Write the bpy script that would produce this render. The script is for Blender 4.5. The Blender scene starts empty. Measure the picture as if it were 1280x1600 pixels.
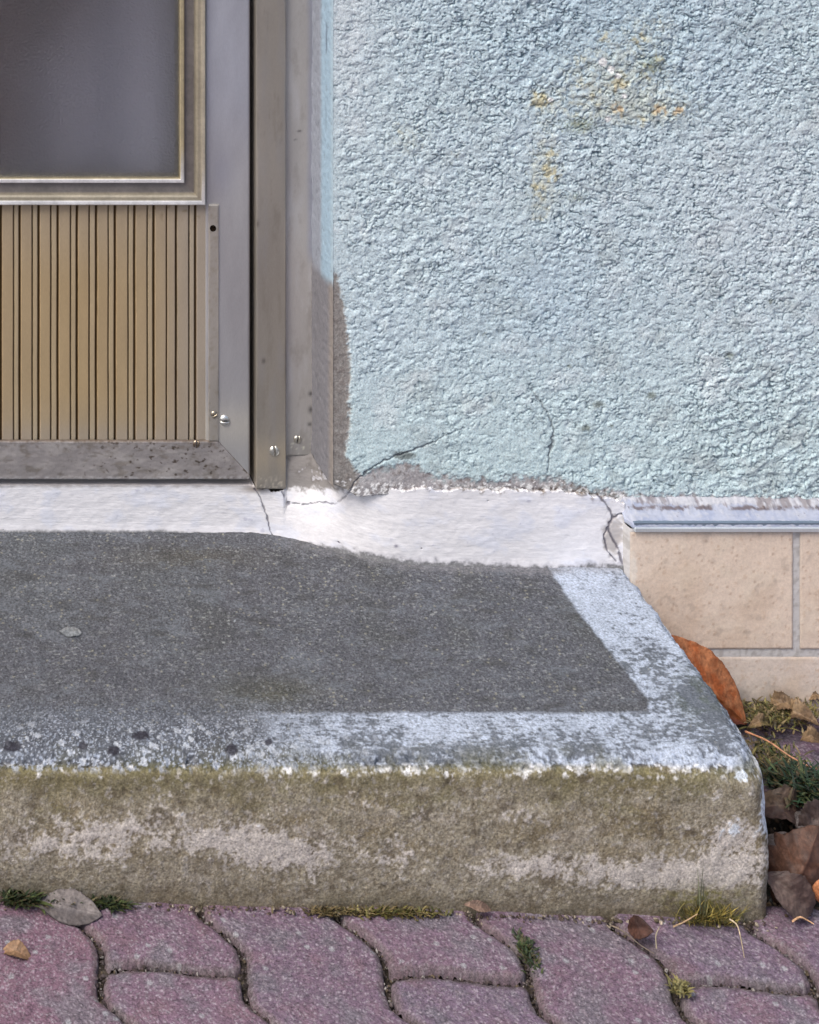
import bpy, math, random
import numpy as np

random.seed(7)
RNG = np.random.default_rng(11)
sc = bpy.context.scene
COL = sc.collection

# ------------------------------------------------------------------ camera, sky, sun, exposure
CX, CY, CZ, F, VX, VY = -0.776, -2.30, 1.557, 2875.0, -330.0, -870.0
cam = bpy.data.cameras.new('camera')
cam.sensor_fit = 'VERTICAL'; cam.sensor_height = 36.0; cam.lens = 36.0 * F / 1600.0
cam.shift_x = (640 - VX) / 1600.0
cam.shift_y = -(800 - VY) / 1600.0
cam.clip_start = 0.05; cam.clip_end = 500
camo = bpy.data.objects.new('camera', cam); COL.objects.link(camo)
camo.location = (CX, CY, CZ); camo.rotation_euler = (math.radians(90), 0, 0)
sc.camera = camo

SUN_EL, SUN_AZ = math.radians(52), math.radians(-52)     # azimuth measured from -Y (the street side) towards +X
w = bpy.data.worlds.new('World'); sc.world = w; w.use_nodes = True
nt = w.node_tree; bg = nt.nodes['Background']
sky = nt.nodes.new('ShaderNodeTexSky'); sky.sky_type = 'NISHITA'; sky.sun_disc = False
sky.sun_elevation = SUN_EL; sky.sun_rotation = math.radians(180) - SUN_AZ
sky.air_density = 1.0; sky.dust_density = 4.0; sky.ozone_density = 1.0
nt.links.new(sky.outputs[0], bg.inputs[0]); bg.inputs[1].default_value = 0.10
sd = bpy.data.lights.new('sun', 'SUN'); sd.energy = 1.35; sd.angle = math.radians(24); sd.color = (1.0, 0.95, 0.88)
so = bpy.data.objects.new('sun', sd); COL.objects.link(so)
dx, dy, dz = math.sin(SUN_AZ) * math.cos(SUN_EL), -math.cos(SUN_AZ) * math.cos(SUN_EL), math.sin(SUN_EL)
from mathutils import Vector, Matrix, Euler
so.rotation_euler = Vector((dx, dy, dz)).to_track_quat('Z', 'Y').to_euler()
so.location = (dx * 5, dy * 5, dz * 5)
sc.view_settings.view_transform = 'Standard'; sc.view_settings.look = 'None'
sc.view_settings.exposure = 0.65; sc.view_settings.gamma = 1.0
sc.view_settings.use_curve_mapping = False

# ------------------------------------------------------------------ coordinates read off the photograph onto the real planes
def onY(px, py, y=0.0):            # a point of the vertical plane at depth y
    k = (y - CY) / F
    return CX + (px - VX) * k, CZ - (py - VY) * k
def onZ(px, py, z=0.0):            # a point of the level plane at height z
    d = F * (CZ - z) / (py - VY)
    return CX + (px - VX) * d / F, CY + d
def proj(X, Y, Z):
    d = Y - CY
    return VX + F * (X - CX) / d, VY + F * (CZ - Z) / d

# ------------------------------------------------------------------ numpy noise
_perm = RNG.permutation(512).astype(np.int64)
_perm = np.concatenate([_perm, _perm, _perm])
_g = RNG.normal(size=(512, 3)); _g /= np.linalg.norm(_g, axis=1)[:, None]
_rnd = RNG.random((512, 4))
def _h(ix, iy, iz):
    return _perm[(_perm[(_perm[ix & 511] + iy) & 511] + iz) & 511]
def perlin(x, y, z=0.0):
    x, y, z = np.broadcast_arrays(np.asarray(x, float), np.asarray(y, float), np.asarray(z, float))
    ix, iy, iz = np.floor(x).astype(np.int64), np.floor(y).astype(np.int64), np.floor(z).astype(np.int64)
    fx, fy, fz = x - ix, y - iy, z - iz
    u, v, t = [f * f * f * (f * (f * 6 - 15) + 10) for f in (fx, fy, fz)]
    r = 0
    for a in (0, 1):
        for b in (0, 1):
            for c in (0, 1):
                g = _g[_h(ix + a, iy + b, iz + c)]
                d = g[..., 0] * (fx - a) + g[..., 1] * (fy - b) + g[..., 2] * (fz - c)
                r = r + d * (u if a else 1 - u) * (v if b else 1 - v) * (t if c else 1 - t)
    return r * 1.6
def fbm(x, y, z=0.0, o=4, gain=0.5, lac=2.03):
    r, a, s = 0, 1.0, 0
    for i in range(o):
        r = r + a * perlin(x + 17.3 * i, y - 9.1 * i, z + 5.7 * i); s += a
        a *= gain; x = x * lac; y = y * lac; z = z * lac
    return r / s * 1.4
def worley(x, y, z=None):          # (distance to the nearest point, its random number, second distance)
    flat = z is None
    z = np.zeros_like(x) if flat else z
    ix, iy, iz = np.floor(x).astype(np.int64), np.floor(y).astype(np.int64), np.floor(z).astype(np.int64)
    f1 = np.full(x.shape, 9.0); f2 = np.full(x.shape, 9.0); rr = np.zeros(x.shape)
    for a in (-1, 0, 1):
        for b in (-1, 0, 1):
            for c in ((0,) if flat else (-1, 0, 1)):
                h = _h(ix + a, iy + b, iz + c); q = _rnd[h]
                d = (ix + a + q[..., 0] - x) ** 2 + (iy + b + q[..., 1] - y) ** 2
                if not flat: d = d + (iz + c + q[..., 2] - z) ** 2
                m = d < f1
                f2 = np.where(m, f1, np.minimum(f2, d)); rr = np.where(m, q[..., 3], rr); f1 = np.where(m, d, f1)
    return np.sqrt(f1), rr, np.sqrt(f2)
def sstep(a, b, x):
    t = np.clip((x - a) / (b - a), 0, 1); return t * t * (3 - 2 * t)
def mix(c, target, m):
    return c + (np.asarray(target) - c) * np.asarray(m)[..., None]
def polydist(px, py, pts):
    d = np.full(np.shape(px), 1e9)
    for (x0, y0), (x1, y1) in zip(pts[:-1], pts[1:]):
        vx, vy = x1 - x0, y1 - y0
        t = np.clip(((px - x0) * vx + (py - y0) * vy) / (vx * vx + vy * vy + 1e-9), 0, 1)
        d = np.minimum(d, np.hypot(px - x0 - t * vx, py - y0 - t * vy))
    return d
def interp(x, pts):
    return np.interp(x, [p[0] for p in pts], [p[1] for p in pts])

# colours are read as sRGB and divided by how strongly daylight falls on the surface
def lin(r, g, b):
    c = np.array([r, g, b]) / 255.0
    return np.where(c <= 0.04045, c / 12.92, ((c + 0.055) / 1.055) ** 2.4)
KV = np.array([0.86, 0.84, 0.85])       # upright surfaces facing the street
KH = np.array([1.50, 1.42, 1.40])       # level surfaces
def AV(r, g, b): return np.minimum(lin(r, g, b) / KV, 0.86)
def AM(r, g, b): return np.minimum(lin(r, g, b) / (KV * 0.62), 0.86)      # bare metal
def AL(r, g, b): return np.minimum(lin(r, g, b) / 1.12, 0.86)             # leaves
def AH(r, g, b): return np.minimum(lin(r, g, b) / KH, 0.86)

# ------------------------------------------------------------------ meshes
def coords(lo, a, b, hi, step, grow=1.35):
    mid = list(np.linspace(a, b, max(2, int(round((b - a) / step)) + 1)))
    left, s, v = [], step, a
    while v - s * grow > lo: s *= grow; v -= s; left.append(v)
    if lo < a: left.append(lo)
    right, s, v = [], step, b
    while v + s * grow < hi: s *= grow; v += s; right.append(v)
    if hi > b: right.append(hi)
    return np.array(left[::-1] + mid + right)

def mesh_from(name, verts, quads, colors, mat, parent=None, smooth=True):
    verts = np.asarray(verts, np.float32); quads = np.asarray(quads, np.int32)
    me = bpy.data.meshes.new(name)
    n, k = quads.shape
    me.vertices.add(len(verts)); me.vertices.foreach_set('co', verts.ravel())
    me.loops.add(n * k); me.loops.foreach_set('vertex_index', quads.ravel())
    me.polygons.add(n); me.polygons.foreach_set('loop_start', np.arange(0, n * k, k, dtype=np.int32))
    me.polygons.foreach_set('loop_total', np.full(n, k, np.int32))
    me.polygons.foreach_set('use_smooth', np.full(n, smooth, bool))
    if colors is not None:
        a = me.color_attributes.new('col', 'FLOAT_COLOR', 'POINT')
        c4 = np.ones((len(verts), 4), np.float32); c4[:, :3] = np.clip(colors, 0.002, 0.9)
        a.data.foreach_set('color', c4.ravel())
    me.update(); me.validate()
    me.materials.append(mat)
    o = bpy.data.objects.new(name, me); COL.objects.link(o)
    if parent is not None: o.parent = parent
    return o
def grid_quads(nu, nv, off=0, flip=False):
    i = np.arange(nu - 1)[:, None]; j = np.arange(nv - 1)[None, :]
    a = i * nv + j + off
    q = np.stack([a, a + nv, a + nv + 1, a + 1], -1).reshape(-1, 4)
    return q[:, ::-1] if flip else q

class MB:                               # a small mesh builder for hard-edged shapes
    def __init__(s): s.v = []; s.f = []; s.c = []
    def add(s, vs, fs, col):
        n = len(s.v); s.v += [tuple(p) for p in vs]; s.f += [tuple(n + i for i in f) for f in fs]
        if hasattr(col, 'ndim') and col.ndim == 2: s.c += [tuple(x) for x in col]
        else: s.c += [tuple(col)] * len(vs)
    def box(s, x0, x1, y0, y1, z0, z1, col, b=0.0012):
        # bevelled box
        vs = []; idx = {}
        for sx in (0, 1):
            for sy in (0, 1):
                for sz in (0, 1):
                    p = [(x0, x1)[sx], (y0, y1)[sy], (z0, z1)[sz]]; d = [(1, -1)[sx], (1, -1)[sy], (1, -1)[sz]]
                    for ax in range(3):
                        q = [p[i] + (0 if i == ax else d[i] * b) for i in range(3)]
                        idx[(sx, sy, sz, ax)] = len(vs); vs.append(q)
        fs = []
        for ax in range(3):
            o = [i for i in range(3) if i != ax]
            for side in (0, 1):
                k = []
                for a, c in ((0, 0), (1, 0), (1, 1), (0, 1)):
                    t = [0, 0, 0]; t[ax] = side; t[o[0]] = a; t[o[1]] = c
                    k.append(idx[(t[0], t[1], t[2], ax)])
                fs.append(k)
            for a in (0, 1):
                for c in (0, 1):
                    t0 = [0, 0, 0]; t0[ax] = 0; t0[o[0]] = a; t0[o[1]] = c
                    t1 = list(t0); t1[ax] = 1
                    fs.append([idx[(*t0, o[0])], idx[(*t1, o[0])], idx[(*t1, o[1])], idx[(*t0, o[1])]])
        for sx in (0, 1):
            for sy in (0, 1):
                for sz in (0, 1): fs.append([idx[(sx, sy, sz, k)] for k in range(3)])
        s.add(vs, fs, col)
    def build(s, name, mat, parent=None, smooth=False):
        me = bpy.data.meshes.new(name); me.from_pydata(s.v, [], s.f); me.update()
        import bmesh
        bm = bmesh.new(); bm.from_mesh(me); bmesh.ops.recalc_face_normals(bm, faces=bm.faces[:]); bm.to_mesh(me); bm.free()
        a = me.color_attributes.new('col', 'FLOAT_COLOR', 'POINT')
        c4 = np.ones((len(s.v), 4), np.float32); c4[:, :3] = np.array(s.c)
        a.data.foreach_set('color', c4.ravel())
        if smooth: me.polygons.foreach_set('use_smooth', np.ones(len(me.polygons), bool))
        me.materials.append(mat)
        o = bpy.data.objects.new(name, me); COL.objects.link(o)
        if parent is not None: o.parent = parent
        return o

def tag(o, label=None, cat=None, group=None, kind=None):
    for k, v in (('label', label), ('category', cat), ('group', group), ('kind', kind)):
        if v: o[k] = v
    return o
def empty(name, loc=(0, 0, 0)):
    o = bpy.data.objects.new(name, None); COL.objects.link(o); o.location = loc; o.empty_display_size = 0.05
    return o

# ------------------------------------------------------------------ materials
def material(name, rough=0.85, metal=0.0, spec=0.4, var=0.25, vscale=700, var2=0.12, vscale2=60,
             bump=0.3, bscale=900, bdist=0.0006, stretch=(1, 1, 1), rvar=0.1, bump2=0.0, bscale2=250, sub=0.0):
    m = bpy.data.materials.new(name); m.use_nodes = True
    t = m.node_tree; N, L = t.nodes, t.links; p = N['Principled BSDF']
    at = N.new('ShaderNodeAttribute'); at.attribute_name = 'col'
    tc = N.new('ShaderNodeTexCoord'); mp = N.new('ShaderNodeMapping'); mp.inputs['Scale'].default_value = stretch
    L.new(tc.outputs['Object'], mp.inputs[0])
    def noise(s, d=4, r=0.6):
        n = N.new('ShaderNodeTexNoise'); n.inputs['Scale'].default_value = s; n.inputs['Detail'].default_value = d
        n.inputs['Roughness'].default_value = r; L.new(mp.outputs[0], n.inputs['Vector']); return n
    def remap(n, a):
        r = N.new('ShaderNodeMapRange'); r.inputs['From Min'].default_value = 0.3; r.inputs['From Max'].default_value = 0.7
        r.inputs['To Min'].default_value = 1 - a; r.inputs['To Max'].default_value = 1 + a
        r.clamp = True; L.new(n.outputs['Fac'], r.inputs['Value']); return r
    n1, n2 = noise(vscale, 3, 0.7), noise(vscale2)
    r1, r2 = remap(n1, var), remap(n2, var2)
    mu = N.new('ShaderNodeMath'); mu.operation = 'MULTIPLY'; L.new(r1.outputs[0], mu.inputs[0]); L.new(r2.outputs[0], mu.inputs[1])
    vm = N.new('ShaderNodeVectorMath'); vm.operation = 'SCALE'; L.new(at.outputs['Color'], vm.inputs[0]); L.new(mu.outputs[0], vm.inputs['Scale'])
    L.new(vm.outputs[0], p.inputs['Base Color'])
    rr = remap(n2, rvar); rm = N.new('ShaderNodeMath'); rm.operation = 'MULTIPLY'; rm.inputs[1].default_value = rough; rm.use_clamp = True
    L.new(rr.outputs[0], rm.inputs[0]); L.new(rm.outputs[0], p.inputs['Roughness'])
    p.inputs['Metallic'].default_value = metal
    p.inputs['Specular IOR Level'].default_value = spec
    if sub: p.inputs['Subsurface Weight'].default_value = sub
    nb = noise(bscale, 5, 0.65); b = N.new('ShaderNodeBump'); b.inputs['Strength'].default_value = bump; b.inputs['Distance'].default_value = bdist
    L.new(nb.outputs['Fac'], b.inputs['Height']); last = b
    if bump2:
        nb2 = noise(bscale2, 4, 0.6); b2 = N.new('ShaderNodeBump'); b2.inputs['Strength'].default_value = bump2; b2.inputs['Distance'].default_value = bdist * 3
        L.new(nb2.outputs['Fac'], b2.inputs['Height']); L.new(b.outputs[0], b2.inputs['Normal']); last = b2
    L.new(last.outputs[0], p.inputs['Normal'])
    return m
M_RENDER = material('painted_render', rough=1.0, spec=0.0, var=0.30, vscale=480, var2=0.05, bump=0.3, bscale=600, bdist=0.0006)
M_PLASTER = material('white_plaster', rough=0.75, var=0.07, vscale=300, var2=0.04, bump=0.5, bscale=500, bdist=0.0006, stretch=(0.3, 1, 1))
M_CONC = material('worn_concrete', rough=0.95, spec=0.2, var=0.45, vscale=380, var2=0.14, vscale2=40, bump=0.8, bscale=450, bdist=0.0012)
M_PAVER = material('paver_concrete', rough=0.9, var=0.55, vscale=480, var2=0.1, vscale2=60, bump=0.8, bscale=480, bdist=0.0012)
M_TILE = material('stoneware_tile', rough=0.6, var=0.10, vscale=330, var2=0.05, bump=0.35, bscale=420, bdist=0.0005)
M_ALU = material('aged_aluminium', rough=0.45, metal=0.55, spec=0.5, var=0.05, vscale=900, var2=0.06, vscale2=25, bump=0.12, bscale=900, bdist=0.0003, stretch=(1, 1, 0.25))
M_PANEL = material('ribbed_panel', rough=0.5, metal=0.25, spec=0.4, var=0.06, vscale=900, var2=0.05, bump=0.15, bscale=800, bdist=0.0003, stretch=(1, 1, 0.2))
M_SOIL = material('soil', rough=0.95, var=0.5, vscale=350, var2=0.3, bump=1.0, bscale=300, bdist=0.003)
M_LEAF = material('dry_leaf', rough=0.55, var=0.3, vscale=260, var2=0.25, vscale2=70, bump=0.7, bscale=260, bdist=0.0012)
M_GREEN = material('plant_green', rough=0.6, var=0.3, vscale=300, var2=0.2, bump=0.2, sub=0.1)
M_SCREW = material('screw_steel', rough=0.3, metal=0.9, var=0.1, bump=0.2)

def glass_material():
    m = bpy.data.materials.new('frosted_glass'); m.use_nodes = True
    t = m.node_tree; N, L = t.nodes, t.links; p = N['Principled BSDF']
    p.inputs['Base Color'].default_value = (0.70, 0.71, 0.76, 1)
    p.inputs['Transmission Weight'].default_value = 0.96
    p.inputs['Roughness'].default_value = 0.5; p.inputs['IOR'].default_value = 1.5
    p.inputs['Specular IOR Level'].default_value = 0.35
    tc = N.new('ShaderNodeTexCoord'); n = N.new('ShaderNodeTexNoise'); n.inputs['Scale'].default_value = 300; n.inputs['Detail'].default_value = 2
    L.new(tc.outputs['Object'], n.inputs['Vector'])
    b = N.new('ShaderNodeBump'); b.inputs['Strength'].default_value = 1.0; b.inputs['Distance'].default_value = 0.0016
    L.new(n.outputs['Fac'], b.inputs['Height']); L.new(b.outputs[0], p.inputs['Normal'])
    return m
M_GLASS = glass_material()

# ================================================================== GROUND
GSL = -0.030
def gz(X): return GSL * (X + 0.17)      # the street falls slightly to the right
def in_bed(X, Y):                       # soil bed between step, wall and pavers
    return sstep(0.262, 0.275, X) * (1 - sstep(0.405, 0.425, X)) * sstep(-0.352, -0.338, Y)
xs = coords(-60, -0.62, 0.62, 60, 0.0022, 1.3); ys = coords(-60, -0.52, 0.02, 60, 0.0022, 1.3)
X, Y = np.meshgrid(xs, ys, indexing='ij')
far = np.clip((np.maximum(np.abs(X) - 2.0, np.abs(Y + 1.2) - 1.4)) / 0.5, 0, 1)
near = sstep(1.2, 0.8, np.maximum(np.abs(X), np.abs(Y)))
Z = gz(np.clip(X, -2, 2)) - 0.011 + 0.004 * fbm(X * 40, Y * 40) * near + 0.0025 * fbm(X * 220, Y * 220, o=3) * near
bed = in_bed(X, Y)
Z += bed * (0.004 + 0.008 * fbm(X * 25, Y * 25, 4.2) - 0.030 * np.exp(-((X - 0.36) ** 2 + (Y + 0.235) ** 2) / 0.0016)
            + 0.010 * sstep(-0.12, 0.0, Y) - 0.006 * sstep(-0.15, -0.25, Y))
f1, rr, f2 = worley(X * 260, Y * 260)
col = mix(np.broadcast_to(AH(66, 56, 50), X.shape + (3,)), AH(96, 84, 74), sstep(-0.3, 0.5, fbm(X * 60, Y * 60, 2)))
col = mix(col, AH(150, 140, 130), (rr > 0.93) * sstep(0.45, 0.3, f1) * near)
col = mix(col, AH(60, 60, 36), sstep(0.15, 0.5, fbm(X * 30, Y * 30, 9)) * 0.6)
col = mix(col, AH(120, 108, 116), far)
ground = mesh_from('ground', np.stack([X, Y, Z], -1).reshape(-1, 3), grid_quads(len(xs), len(ys)), col.reshape(-1, 3), M_SOIL)
tag(ground, kind='structure')

# ------------------------------------------------------------------ pavement: wave-edged pavers in columns
G_T = [(-0.470, 0.022), (-0.455, 0.021), (-0.430, 0.026), (-0.415, 0.030), (-0.399, 0.031), (-0.3765, 0.017), (-0.360, 0.0)]
def gwave(y):
    y = np.asarray(y, float); k = np.floor((-0.360 - y) / 0.11)
    yy = y + k * 0.11
    v = np.interp(yy, [p[0] for p in G_T], [p[1] for p in G_T])
    for d in (-0.006, 0.006):           # soften the traced corners
        v = v + np.interp(np.clip(yy + d, -0.47, -0.36), [p[0] for p in G_T], [p[1] for p in G_T])
    return v / 3 + 0.022 * k
PW, PL, X0C = 0.1455, 0.22, -0.194
def paver_cells():
    for k in range(-13, 14):
        xc = X0C + k * PW
        yh = -0.428 + (0 if k % 2 == 0 else PL / 2)
        for m in range(-9, 9):
            yield k, m, xc, yh + m * PL
V, Q, C = [], [], []; off = 0
for k, m, xc, y0 in paver_cells():
    y1 = y0 + PL
    xm, ym = xc + PW / 2 + gwave((y0 + y1) / 2), (y0 + y1) / 2
    if ym > 0.05 or ym < -1.7 or abs(xm) > 1.7: continue
    if xm < 0.40 and y0 > -0.36: continue
    vis = -0.66 < xm < 0.70 and ym > -0.62
    st = 0.0014 if vis else 0.012
    nu, nv = int(PW / st), int(PL / st)
    jr = 0.0026
    u = np.linspace(0, 1, nu)[:, None]; v = np.linspace(0, 1, nv)[None, :]
    seed = k * 13.7 + m * 7.1
    ra, rb, rc, rd = [random.uniform(-1, 1) for _ in range(4)]
    bend = 0.0035 * np.sin((u * 2 - 0.15) * math.pi * 1.0)
    yy = y0 + jr + v * (PL - 2 * jr) + bend
    lx = xc + gwave(yy) + jr; rx = xc + PW + gwave(yy) - jr
    xx = lx + u * (rx - lx)
    eu = np.minimum(u, 1 - u) * PW; ev = np.minimum(v, 1 - v) * PL
    # rounded corners and worn edges
    rcn = 0.010
    du = np.maximum(rcn - eu, 0); dv = np.maximum(rcn - ev, 0)
    edge = rcn - np.hypot(du, dv) + 0.0 * xx
    edge = edge + 0.0016 * fbm(xx * 140, yy * 140, seed)
    drop = -0.013 * sstep(0.0020, -0.0016, edge) - 0.0028 * sstep(0.010, 0.0, edge)
    if not vis: drop = -0.012 * (edge < 0.002)
    zz = gz(xx) + drop + 0.0012 * ra + 0.010 * rb * (u - 0.5) * 0.35 + 0.008 * rc * (v - 0.5) * 0.3
    if vis:
        zz = zz + 0.0009 * fbm(xx * 90, yy * 90, seed, o=3) + 0.0007 * fbm(xx * 380, yy * 380, seed, o=3)
    if y1 > -0.345 and xm < 0.42: zz = np.minimum(zz, gz(xx) - 0.0 + 0.001)
    pink = 0.5 + 0.5 * rd
    base = AH(140, 118, 138) * (1 - pink) + AH(152, 115, 132) * pink
    c = np.broadcast_to(base * (1 + 0.05 * ra), xx.shape + (3,))
    n = fbm(xx * 22, yy * 22, 3.3 + seed * 0.01)
    c = mix(c, AH(134, 128, 136), sstep(0.0, 0.5, n) * 0.7)
    c = mix(c, AH(154, 118, 130), sstep(0.05, 0.5, -n) * 0.5)
    if vis:
        f1, rr, f2 = worley(xx * 330 + seed, yy * 330)
        c = mix(c, AH(190, 176, 184), (rr > 0.72) * sstep(0.5, 0.25, f1) * 0.8)
        nn_ = fbm(xx * 170 + seed, yy * 170, 3.1, o=4, gain=0.7); c = mix(c, AH(176, 156, 164), sstep(0.12, 0.5, nn_) * 0.6); c = mix(c, AH(92, 76, 88), sstep(0.12, 0.5, -nn_) * 0.6)
        c = mix(c, AH(98, 84, 92), (rr < 0.2) * sstep(0.5, 0.25, f1) * 0.6)
        f1, rr, f2 = worley(xx * 95 + seed, yy * 95)
        c = mix(c, AH(190, 186, 190), (rr > 0.955) * sstep(0.33, 0.22, f1) * 0.75)
        c = mix(c, AH(112, 100, 92), sstep(0.010, 0.003, edge + 0.003 * n) * 0.5)
    V.append(np.stack([xx + 0 * yy, yy + 0 * xx, zz], -1).reshape(-1, 3)); C.append(c.reshape(-1, 3))
    Q.append(grid_quads(nu, nv, off)); off += nu * nv
pave = mesh_from('pavement', np.concatenate(V), np.concatenate(Q), np.concatenate(C), M_PAVER)
tag(pave, kind='structure')

# ================================================================== DOORSTEP
ST, SR, SF = 0.157, 0.2705, -0.346
xs = coords(-1.25, -0.60, SR, SR, 0.00115, 1.3); ys = coords(SF, SF, 0.085, 0.085, 0.0015); zs = np.linspace(-0.06, ST, 180)
Xa, Ya = np.meshgrid(xs, ys, indexing='ij'); top = np.stack([Xa, Ya, np.full_like(Xa, ST)], -1).reshape(-1, 3)
Xb, Zb = np.meshgrid(xs, zs, indexing='ij'); front = np.stack([Xb, np.full_like(Xb, SF), Zb], -1).reshape(-1, 3)
Yc, Zc = np.meshgrid(ys, zs, indexing='ij'); side = np.stack([np.full_like(Yc, SR), Yc, Zc], -1).reshape(-1, 3)
P = np.concatenate([top, front, side])
Q = np.concatenate([grid_quads(len(xs), len(ys)), grid_quads(len(xs), len(zs), len(top)), grid_quads(len(ys), len(zs), len(top) + len(front))])
key = np.round(P * 1e5).astype(np.int64); key = key[:, 0] * 10 ** 12 + key[:, 1] * 10 ** 6 + key[:, 2]
_, first, inv = np.unique(key, return_index=True, return_inverse=True)
P = P[first]; Q = inv[Q]
R = 0.020
rz = R * (1 + 0.25 * perlin(P[:, 0] * 9, 3.3))
Rv = R + 0.020 * sstep(0.13, 0.0, np.hypot(SR - P[:, 0], P[:, 1] - SF)) * sstep(0.04, 0.15, P[:, 2]) + 0.0025 * perlin(P[:, 0] * 30, P[:, 1] * 30, P[:, 2] * 30)
R = Rv
cp = P.copy(); cp[:, 0] = np.minimum(P[:, 0], SR - R * 0.8); cp[:, 1] = np.maximum(P[:, 1], SF + R); cp[:, 2] = np.minimum(P[:, 2], ST - R * 0.9)
d = P - cp; L_ = np.linalg.norm(d, axis=1); nrm = np.where(L_[:, None] > 1e-9, d / np.maximum(L_, 1e-9)[:, None], 0)
P = cp + nrm * np.stack([R * 0.8, R, R * 0.9], 1)
px, py = proj(*P.T)
nz = np.clip(nrm[:, 2], 0, 1); ny = np.clip(-nrm[:, 1], 0, 1); nx = np.clip(nrm[:, 0], 0, 1)
flat_top = nz > 0.97
x, y, z = P.T
n_lo = fbm(x * 18, y * 18, z * 18); n_mid = fbm(x * 60, y * 60, z * 60, o=4); n_hi = fbm(x * 230, y * 230, z * 230, o=4)
n_hi2 = fbm(x * 420 + 9, y * 420, z * 420, o=3)
disp = 0.0013 * n_lo + 0.0007 * n_mid + 0.0004 * n_hi
disp += 0.0002 * n_mid * (1 - nz) - 0.0001 * n_hi * (1 - nz)
edge_w = sstep(0.2, 0.6, nz) * sstep(0.2, 0.6, np.maximum(ny, nx))
disp += edge_w * (0.0026 * n_mid + 0.0010 * n_hi - 0.0015)
we = worley(P[:, 0] * 45 + 0.4 * n_mid, P[:, 1] * 45, P[:, 2] * 45)
disp += -0.0045 * edge_w * (we[1] > 0.72) * sstep(0.5, 0.25, we[0])
disp += -0.004 * sstep(0.06, 0.0, P[:, 2]) * ny * (0.3 + n_lo) * 0.5        # ragged foot
# slow undulation of the front face
disp += 0.003 * ny * np.sin((z - 0.02) / 0.14 * math.pi) + 0.0015 * ny * perlin(x * 7, 1.2, z * 12)
f1, rr, f2 = worley(x * 160, y * 160, z * 160)
agg = np.clip(sstep(560, 200, px) * 1.0 + 0.35 * sstep(1150, 500, px), 0, 1) * sstep(1105, 1165, py) * sstep(1212, 1196, py)
disp += agg * 0.0014 * (sstep(0.5, 0.2, f1)) * (rr > 0.4)
# --- colours
top_col = np.broadcast_to(AH(111, 110, 117), P.shape).copy()
top_col = mix(top_col, AH(96, 95, 94), sstep(0.0, 0.5, fbm(x * 9, y * 9, 2.2)) * 0.6)
top_col = mix(top_col, AH(118, 120, 126), sstep(0.0, 0.6, fbm(x * 7, y * 7, 8.2) + 0.2) * sstep(700, 200, px) * 0.6)
top_col = mix(top_col, AH(104, 101, 88), np.exp(-(((px - 420) / 80) ** 2 + ((py - 1080) / 22) ** 2)) * 0.8)
top_col = mix(top_col, AH(104, 98, 86), np.exp(-(((px - 300) / 120) ** 2 + ((py - 870) / 18) ** 2)) * 0.6)
top_col = mix(top_col, AH(160, 159, 162), sstep(0.10, 0.5, n_hi) * 0.65)
top_col = mix(top_col, AH(68, 68, 70), sstep(0.05, 0.5, -n_hi2) * 0.75)
nv = fbm(x * 130, y * 280, 4.4, o=4, gain=.6); clus = sstep(-0.35, 0.5, fbm(x * 14, y * 22, 6.6))
top_col = mix(top_col, AH(180, 179, 176), sstep(0.34, 0.60, nv) * (0.15 + 0.75 * clus))
top_col = mix(top_col, AH(90, 88, 88), sstep(0.1, 0.55, fbm(x * 30, y * 60, 12.6, o=5, gain=.6)) * 0.6)
top_col = mix(top_col, AH(134, 136, 144), sstep(0.1, 0.5, fbm(x * 24, y * 44, 16.6, o=5, gain=.65)) * 0.5)
top_col = mix(top_col, AH(172, 166, 150), (worley(x * 210, y * 210)[1] > 0.965) * sstep(0.4, 0.2, worley(x * 210, y * 210)[0]) * 0.8)
fr_col = np.broadcast_to(AV(142, 134, 119), P.shape).copy()
fr_col = mix(fr_col, AV(122, 110, 86), sstep(-0.2, 0.5, fbm(x * 9, 5.5, z * 24, o=5, gain=.6)) * 0.8 * sstep(0.03, 0.08, z))
fr_col = mix(fr_col, AV(108, 104, 72), sstep(0.1, 0.5, fbm(x * 16 + 7, 1.5, z * 30)) * 0.5 * sstep(0.07, 0.12, z))
fr_col = mix(fr_col, AV(100, 90, 74), sstep(0.15, 0.6, fbm(x * 50, 8.5, z * 9)) * 0.55)
fr_col = mix(fr_col, AV(158, 150, 142), sstep(0.1, 0.55, fbm(x * 22, 15.5, z * 40, o=5, gain=.6)) * 0.6)
fr_col = mix(fr_col, AV(152, 145, 130), sstep(0.0, 0.5, n_mid) * 0.6)
fr_col = mix(fr_col, AV(108, 97, 80), sstep(0.0, 0.45, -n_hi) * 0.6)
fr_col = mix(fr_col, AV(96, 86, 72), sstep(0.2, 0.5, fbm(x * 300, 3.3, z * 300, o=3)) * 0.5)
fr_col = mix(fr_col, AV(178, 170, 158), sstep(0.15, 0.5, n_hi2) * 0.5)
fr_col = mix(fr_col, AV(110, 103, 74), sstep(1270, 1205, py + 34 * n_lo + 14 * n_mid) * 0.7)
fr_col = mix(fr_col, AV(84, 74, 62), sstep(0.12, 0.5, -fbm(x * 34, 21.0, z * 44, o=5, gain=.65)) * 0.6)
fr_col = mix(fr_col, AV(168, 162, 158), sstep(0.18, 0.5, fbm(x * 120, 25.0, z * 120, o=4, gain=.7)) * 0.55)
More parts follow.
